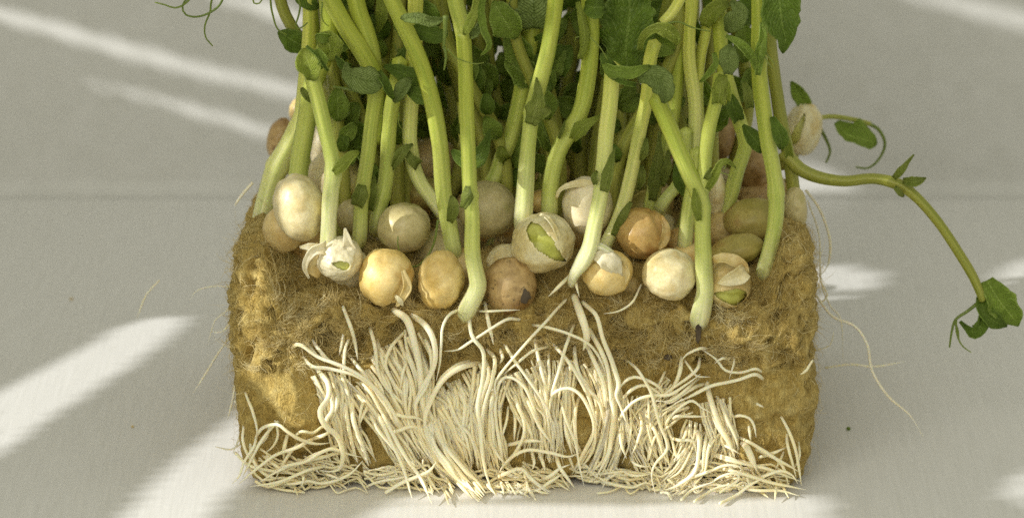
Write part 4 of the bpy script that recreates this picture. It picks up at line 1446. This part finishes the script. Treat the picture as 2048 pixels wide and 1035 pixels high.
shoot('S-curved stem with a pointed bract sweeping right in the middle of the row',
      [(1100, 425), (1100, 385), (1104, 345), (1118, 300), (1145, 255), (1165, 210), (1177, 150), (1181, 80), (1180, 20), (1172, -140)], 33, Y=1.5, t0=.9, nodes=[(1148, 252)],
      stipules=[('leaf_light', -.2, [(1146, 278, 8), (1160, 258, 15, 0, .2), (1182, 243, 8), (1200, 230, 1)]),
                ('bract', -.15, [(1118, 276, 3), (1126, 258, 4, 40), (1130, 240, 1)]),
                ('leaf_light', -.22, [(1155, 4, 4), (1165, 40, 8, 10, -.4), (1169, 80, 9, 0, -.4), (1161, 118, 5)])],
      leaves=[('leaf_dark', -.25, [(1170, 12, 8), (1190, 15, 22), (1210, 14, 10)])],
      tendrils=[(3, -.25, [(1162, 74), (1152, 75), (1150, 83)])])
shoot('forked front stem with a white flared foot and a toothed bract halfway up',
      [(1148, 548, 22), (1166, 522, 34), (1182, 490, 34), (1192, 440), (1203, 370), (1210, 300), (1217, 230), (1223, 160), (1226, 130)], 32, Y=-.02, mat='stem_pale', nodes=[(1205, 362)],
      leaves=[('leaf', -.3, [(1206, 128, 3), (1224, 142, 13, -20, .3), (1254, 146, 13, -20), (1284, 138, 8), (1300, 132, 3)]),
              ('leaf_grey', -.3, [(1276, 158, 8), (1298, 150, 20, 10, .2), (1320, 160, 24), (1332, 184, 17), (1326, 206, 3)]),
              ('leaf_dark', -.33, [(1222, 156, 2), (1246, 164, 5), (1272, 170, 4)]),
              ('leaf_dark', -.1, [(1204, 106, 3), (1212, 122, 9), (1232, 132, 3)])],
      stipules=[('bract', -.18, [(1208, 382, 8), (1216, 352, 12, 20, .4), (1222, 320, 6), (1230, 295, 1)]),
                ('bract', -.15, [(1190, 368, 4), (1188, 354, 6), (1194, 342, 2)])],
      tendrils=[(3, -.3, [(1180, 75), (1200, 95), (1215, 120)])],
      stems=[([(1182, 486), (1206, 496), (1222, 508)], 18, .05, .2)])
shoot('stem rising behind the white-capped yellow pea, bright white near its top',
      [(1212, 490), (1232, 448), (1250, 400), (1266, 330), (1280, 260), (1292, 205), (1296, 170), (1300, 120), (1310, 85)], 28, Y=1.4, t0=.9, mat='stem_pale',
      leaves=[('leaf_light', -.3, [(1280, 100, 5), (1286, 76, 8, 20, .4), (1308, 58, 9), (1336, 60, 15, -20, .3), (1352, 78, 10), (1352, 92, 1)]),
              ('leaf_dark', .6, [(1255, 150, 16), (1252, 95, 44), (1258, 35, 52), (1260, -30, 30)])],
      stipules=[('bract', -.2, [(1226, 470, 5), (1246, 430, 9, 10, -.4), (1262, 404, 3)]),
                ('bract', -.1, [(1282, 320, 3), (1290, 300, 8), (1292, 276, 3)]),
                ('bract', .2, [(1276, 378, 3), (1284, 355, 8), (1282, 330, 3)])],
      stems=[([(1326, 46), (1350, 18), (1372, -30), (1400, -140)], 22, -.2, 3.5)],
      tendrils=[(5, -.3, [(1335, 47), (1358, 44), (1384, 55), (1420, 63)])])
shoot('right-hand front stem that forks into a Y above the torn pinkish pea',
      [(1400, 636, 40), (1405, 615, 40), (1411, 580, 36), (1408, 540, 35), (1406, 490), (1404, 430), (1398, 390, 36), (1378, 345), (1352, 285), (1330, 235), (1312, 195)], 33, Y=.1, nodes=[(1402, 420)],
      stems=[([(1402, 398), (1408, 350), (1412, 300), (1420, 250), (1434, 195), (1440, 150)], 27, .05, 2.0)],
      stipules=[('leaf_light', -.2, [(1398, 440, 5), (1393, 412, 10, -10, -.3), (1388, 376, 2)]),
                ('leaf_light', -.25, [(1415, 378, 6), (1428, 358, 9, 30, .4), (1438, 332, 7), (1454, 322, 6), (1472, 336, 1)]),
                ('bract', -.25, [(1412, 358, 5), (1418, 348, 7), (1424, 338, 4)])],
      leaves=[('leaf_grey', -.25, [(1456, 148, 8), (1458, 124, 19, 0, .2), (1456, 106, 18), (1466, 92, 6)]),
              ('leaf', -.3, [(1400, 164, 2), (1420, 146, 6, 30, .5), (1432, 126, 6), (1428, 106, 4)]),
              ('leaf_light', -.15, [(1436, 206, 12), (1440, 182, 15, 0, -.4), (1446, 150, 9)]),
              ('leaf_light', -.15, [(1452, 200, 8), (1456, 180, 9, 30), (1448, 156, 5)])],
      tendrils=[(2.5, -.25, [(1442, 345), (1456, 350), (1463, 362)]), (2.5, -.25, [(1448, 338), (1452, 332), (1450, 326)])])
shoot('pale straight stem with a white sunlit stripe behind the Y-shaped fork',
      [(1392, 360), (1388, 310), (1390, 260), (1388, 200), (1378, 120), (1378, 60), (1384, 0), (1390, -150)], 26, Y=2.3, t0=1.2, mat='stem_pale')
shoot('slim pale stem meeting the white-striped one, capped by a light folded leaf',
      [(1397, 345), (1398, 270), (1396, 180), (1400, 120), (1410, 75), (1416, 45)], 22, Y=2.6, t0=2, mat='stem_pale',
      leaves=[('leaf_light', -.2, [(1410, 52, 9), (1418, 32, 17, 10, .3), (1438, 14, 14), (1458, 8, 5)]),
              ('leaf_grey', -.3, [(1454, 64, 5), (1470, 42, 19, 0, .3), (1480, 22, 16), (1462, 2, 4)]),
              ('leaf_dark', .1, [(1480, 0, 10), (1495, 20, 24), (1508, 45, 10)])])
shoot('tall right-hand stem with dark paired bracts and a big drooping leaf at the top',
      [(1530, 540, 34), (1540, 500), (1550, 450), (1553, 400), (1548, 345), (1537, 285), (1528, 220), (1520, 150), (1517, 90), (1518, 40), (1520, -140)], 32, Y=.9, t0=.5, nodes=[(1552, 385), (1520, 120)],
      leaves=[('leaf_dark', -.35, [(1556, -60, 22), (1558, -20, 34), (1560, 10, 38, 0, .2), (1563, 38, 37), (1566, 60, 26), (1571, 78, 15), (1567, 95, 9), (1566, 107, 1)]),
              ('leaf', -.3, [(1514, 140, 4), (1502, 110, 9, 20), (1478, 85, 8), (1452, 72, 3)]),
              ('leaf', -.3, [(1516, 150, 5), (1520, 110, 10, 0, -.4), (1526, 75, 8), (1524, 45, 4)])],
      stipules=[('leaf_dark', -.1, [(1544, 234, 4), (1554, 256, 12), (1563, 280, 13), (1562, 298, 4)]),
                ('leaf_dark', .15, [(1486, 250, 3), (1502, 270, 14), (1518, 290, 14), (1524, 304, 4)])],
      tendrils=[(4, -.2, [(1526, 95), (1536, 112), (1549, 128)]), (4, -.2, [(1526, 105), (1534, 122), (1544, 136)])])
shoot('stem bending at a node behind the large dull green pea',
      [(1448, 430), (1460, 395), (1474, 345), (1490, 292), (1480, 245), (1462, 190), (1448, 140), (1440, 60), (1436, -120)], 30, Y=2.6, t0=1.0, mat='stem',
      stipules=[('leaf_dark', -.2, [(1478, 240, 10), (1468, 215, 14), (1460, 190, 6)]), ('bract', -.2, [(1500, 215, 8), (1496, 190, 10), (1488, 165, 4)])])
shoot('short pale stem standing right behind the foot of the Y-shaped one',
      [(1368, 490), (1374, 450), (1382, 400), (1390, 350), (1394, 300)], 30, Y=1.3, t0=.6)
shoot('stout stem wrapped in pointed bracts between the two middle right stems',
      [(1300, 425), (1308, 380), (1320, 330), (1334, 285), (1344, 240), (1352, 180), (1356, 100), (1356, -100)], 30, Y=2.4, t0=1.2,
      stipules=[('bract', -.2, [(1304, 400, 8), (1312, 345, 13, 0, -.4), (1318, 300, 7), (1318, 262, 1)]), ('bract', -.2, [(1322, 370, 8), (1334, 335, 9), (1336, 300, 2)])])
shoot('stubby stem slanting up to the right beside the bract-wrapped one',
      [(1324, 412), (1340, 388), (1358, 366), (1368, 320), (1372, 260)], 27, Y=2.1, t0=.8,
      stipules=[('leaf_dark', -.2, [(1376, 390, 10), (1362, 360, 15), (1352, 325, 3)])])
shoot('last dark stem down the right rim of the slab',
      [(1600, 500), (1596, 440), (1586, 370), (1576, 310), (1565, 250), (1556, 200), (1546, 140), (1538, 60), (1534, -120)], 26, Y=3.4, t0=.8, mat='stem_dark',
      stipules=[('leaf_light', -.15, [(1582, 330, 6), (1577, 300, 8), (1570, 262, 3)])])
shoot('bent shoot arching out over the table on the right and drooping to a leafy tip',
      [(1572, 312, 28), (1600, 338, 28), (1640, 355, 26), (1690, 362, 23), (1745, 357, 22), (1795, 368, 25), (1830, 392, 21), (1870, 436, 20), (1912, 496, 20), (1945, 550, 20), (1966, 600, 16)], 24, Y=3.3, t0=2.2,
      mat='stem_dark', lean=-1.2, nodes=[(1800, 370)],
      leaves=[('leaf', -1.0, [(1974, 560, 13), (1984, 578, 22, 10, .3), (2002, 606, 28), (2022, 630, 22, -10), (2037, 651, 2)]),
              ('leaf_dark', -1.1, [(1962, 592, 10), (1968, 622, 17, 20), (1990, 642, 15), (2014, 652, 2)]),
              ('leaf_dark', -1.1, [(1968, 610, 9), (1962, 648, 15, 30), (1948, 664, 13), (1932, 654, 6), (1920, 642, 3)])],
      stipules=[('bract', -.8, [(1788, 356, 5), (1802, 342, 8, 10), (1814, 326, 4), (1828, 309, 1)]), ('bract', -.8, [(1806, 362, 6), (1830, 364, 10, 10), (1852, 355, 1)]),
                ('bract', -.8, [(1790, 374, 4), (1800, 386, 6), (1808, 392, 2)])],
      tendrils=[(8, -1.1, [(1960, 602), (1935, 622), (1912, 638), (1904, 660), (1899, 694)]), (5, -1.1, [(1912, 638), (1914, 668), (1924, 690), (1942, 704)]),
                (5, -1.1, [(1910, 645), (1916, 660), (1918, 680)])])
shoot('blurred shoot at the far right corner with a scooped leaf and a round curling tendril',
      [(1598, 300), (1622, 262), (1632, 240), (1660, 233), (1700, 238), (1740, 248)], 10, Y=6.8, t0=2, mat='stem_dark',
      leaves=[('leaf', -.1, [(1672, 244, 6, 30), (1690, 266, 24, 35, .6), (1714, 276, 30, 30, .6), (1738, 282, 20, 20, .5), (1752, 290, 3)]),
              ('leaf', -.1, [(1582, 163, 2), (1594, 184, 14), (1608, 206, 15), (1622, 228, 4)])],
      tendrils=[(8, 0, [(1735, 246), (1758, 260), (1770, 288), (1758, 318), (1736, 336), (1712, 334)]), (9, 0, [(1636, 248), (1655, 285), (1660, 305), (1652, 325)])])
shoot('broad double stem leaning in from the top left corner of the clump',
      [(752, 260), (752, 190), (744, 140), (722, 100), (695, 60), (668, 10), (655, -20), (600, -150)], 36, Y=1.8, t0=2.6,
      stems=[([(750, 170), (744, 110), (730, 60), (712, 0), (690, -150)], 36, .15, 3.0)])
shoot('pale stem in the gap behind the yellow-green one of the torn seed',
      [(740, 335), (715, 290), (700, 255), (692, 210), (686, 150), (684, 80), (690, 0), (700, -120)], 28, Y=3.4, t0=1.5,
      stipules=[('bract', -.2, [(715, 305, 10), (700, 280, 14), (686, 252, 2)])], leaves=[('leaf_dark', -.2, [(690, 120, 6), (680, 95, 10), (682, 70, 4)])])
shoot('bright notched sprout tip hanging in a gap near the top left',
      [(775, 130), (780, 80), (788, 20), (800, -60)], 20, Y=3.2, t0=3,
      leaves=[('leaf_light', -.6, [(762, -30, 6), (764, 10, 11, 10, .3), (762, 40, 10), (754, 68, 1)])])
shoot('tendril-bearing shoot at the top left whose curls hang over the bare wall',
      [(632, 330), (640, 250), (636, 150), (630, 60), (622, -20), (600, -100), (560, -150)], 24, Y=4.2, t0=1.6,
      leaves=[('leaf_dark', -1.6, [(596, -30, 8), (612, -8, 24), (626, 10, 12), (640, 12, 2)])],
      tendrils=[(7, -2.4, [(560, -150), (500, -90), (455, -20), (435, 15), (400, 33), (372, 30), (365, 12), (378, -8), (395, -20)]),
                (6, -2.4, [(400, -30), (372, 6), (350, 16), (330, 10), (310, 5)]),
                (6, -2.3, [(480, -90), (428, -10), (420, 25), (410, 50), (411, 74), (425, 92)]),
                (5, -2.3, [(520, -60), (505, -3), (514, 8), (524, 0), (530, -30)]),
                (6, -2.3, [(540, -80), (541, 0), (546, 32), (555, 58), (573, 70)]),
                (6, -2.3, [(570, -70), (598, 0), (598, 28), (591, 52), (600, 57), (615, 46)])])
# the thicket behind: stems too much alike to tell apart
taken = []
n_back = 0
while n_back < 84:
    x, y = RNG.uniform(-3.7, 3.75), RNG.uniform(2.4, 7.2)
    if any((x - a) ** 2 + (y - b) ** 2 < 0.30 ** 2 for a, b in taken):
        continue
    taken.append((x, y))
    n_back += 1
    root = thing('pea_shoot', (x, y, 3.7), 'slim green stem lost in the shaded thicket at the back', 'pea shoot', 'stems crowded at the back of the slab')
    H = RNG.uniform(5.2, 6.6)
    lx, ly = RNG.normal(0, .45), RNG.normal(0, .3)
    lx = max(-3.5 - x, min(3.6 - x, lx))
    b1, b2 = RNG.normal(0, .22), RNG.normal(0, .22)
    r = RNG.uniform(.10, .155)
    rows = [[x + lx * f + b1 * math.sin(3.1 * f) + b2 * math.sin(6.2 * f), y + ly * f, 3.55 + H * f, r * (1 - .25 * f)] for f in np.linspace(0, 1, 7)]
    R = spline(rows, .16)
    V, F, uv, t = tube(R, 12, square_prof, t0=.8, seed=RNG.uniform(0, 6))
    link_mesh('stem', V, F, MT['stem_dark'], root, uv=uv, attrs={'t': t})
    for q in range(RNG.integers(2, 5)):
        f = RNG.uniform(.22, .72)
        c = R[int(f * (len(R) - 1))]
        d = CAM - c[:3]
        depth = c[1]
        rel = c[:3] - CAM
        dd = rel.dot(FWD)
        uu = IW / 2 + FPX * rel[0] / dd
        vv = IH / 2 - FPX * rel.dot(UP) / dd
        an = RNG.uniform(-1.2, 1.2)
        Lp = RNG.uniform(36, 74) * (.6 + .9 * f)
        sx, sy = math.sin(an) * Lp, -math.cos(an) * Lp
        build_leaf([(uu, vv, 4), (uu + sx * .35, vv + sy * .35, Lp * .36, RNG.uniform(-40, 40), .3), (uu + sx * .75, vv + sy * .75, Lp * .24, 0, .3), (uu + sx, vv + sy, 2)],
                   depth - .15, RNG.choice(['leaf_dark', 'leaf', 'leaf']), root)

# ------------------------------------------------------------------ small loose bits
c = P(1397, 664, -.02)
V = SD * np.array([.05, .05, .19]) * (1 + .35 * nzv(SD, 2.2, 4))[:, None]
fl = link_mesh('seed_coat_flake', V + c, SF, MT['soil'])
fl['label'] = 'dark brown husk flake stuck upright on the right front of the slab'
fl['category'] = 'husk flake'
c = P(1336, 714, -.02)
V = SD * np.array([.07, .06, .05]) * (1 + .4 * nzv(SD, 2.2, 14))[:, None]
fl = link_mesh('soil_crumb', V + c, SF, MT['soil'])
fl['label'] = 'black crumb caught in the wool above the right-hand roots'
fl['category'] = 'crumb'
c = PZ(1697, 856, .03)
V = SD * np.array([.035, .035, .03]) * (1 + .4 * nzv(SD, 2.2, 24))[:, None]
fl = link_mesh('plant_crumb', V + c, SF, MT['leaf_dark'])
fl['label'] = 'tiny dark green speck lying on the table right of the slab'
fl['category'] = 'crumb'

for (u, v, r, lab) in ((265, 852, .022, 'faint tan speck on the table between the two left light streaks'), (143, 597, .03, 'faint tan speck on the table above the long left light streak')):
    c = PZ(u, v, .02)
    V = SD * np.array([r, r * 1.4, .018]) * (1 + .4 * nzv(SD, 2.2, u))[:, None]
    fl = link_mesh('dust_speck', V + c, SF, MT['tan'])
    fl['label'] = lab
    fl['category'] = 'crumb'
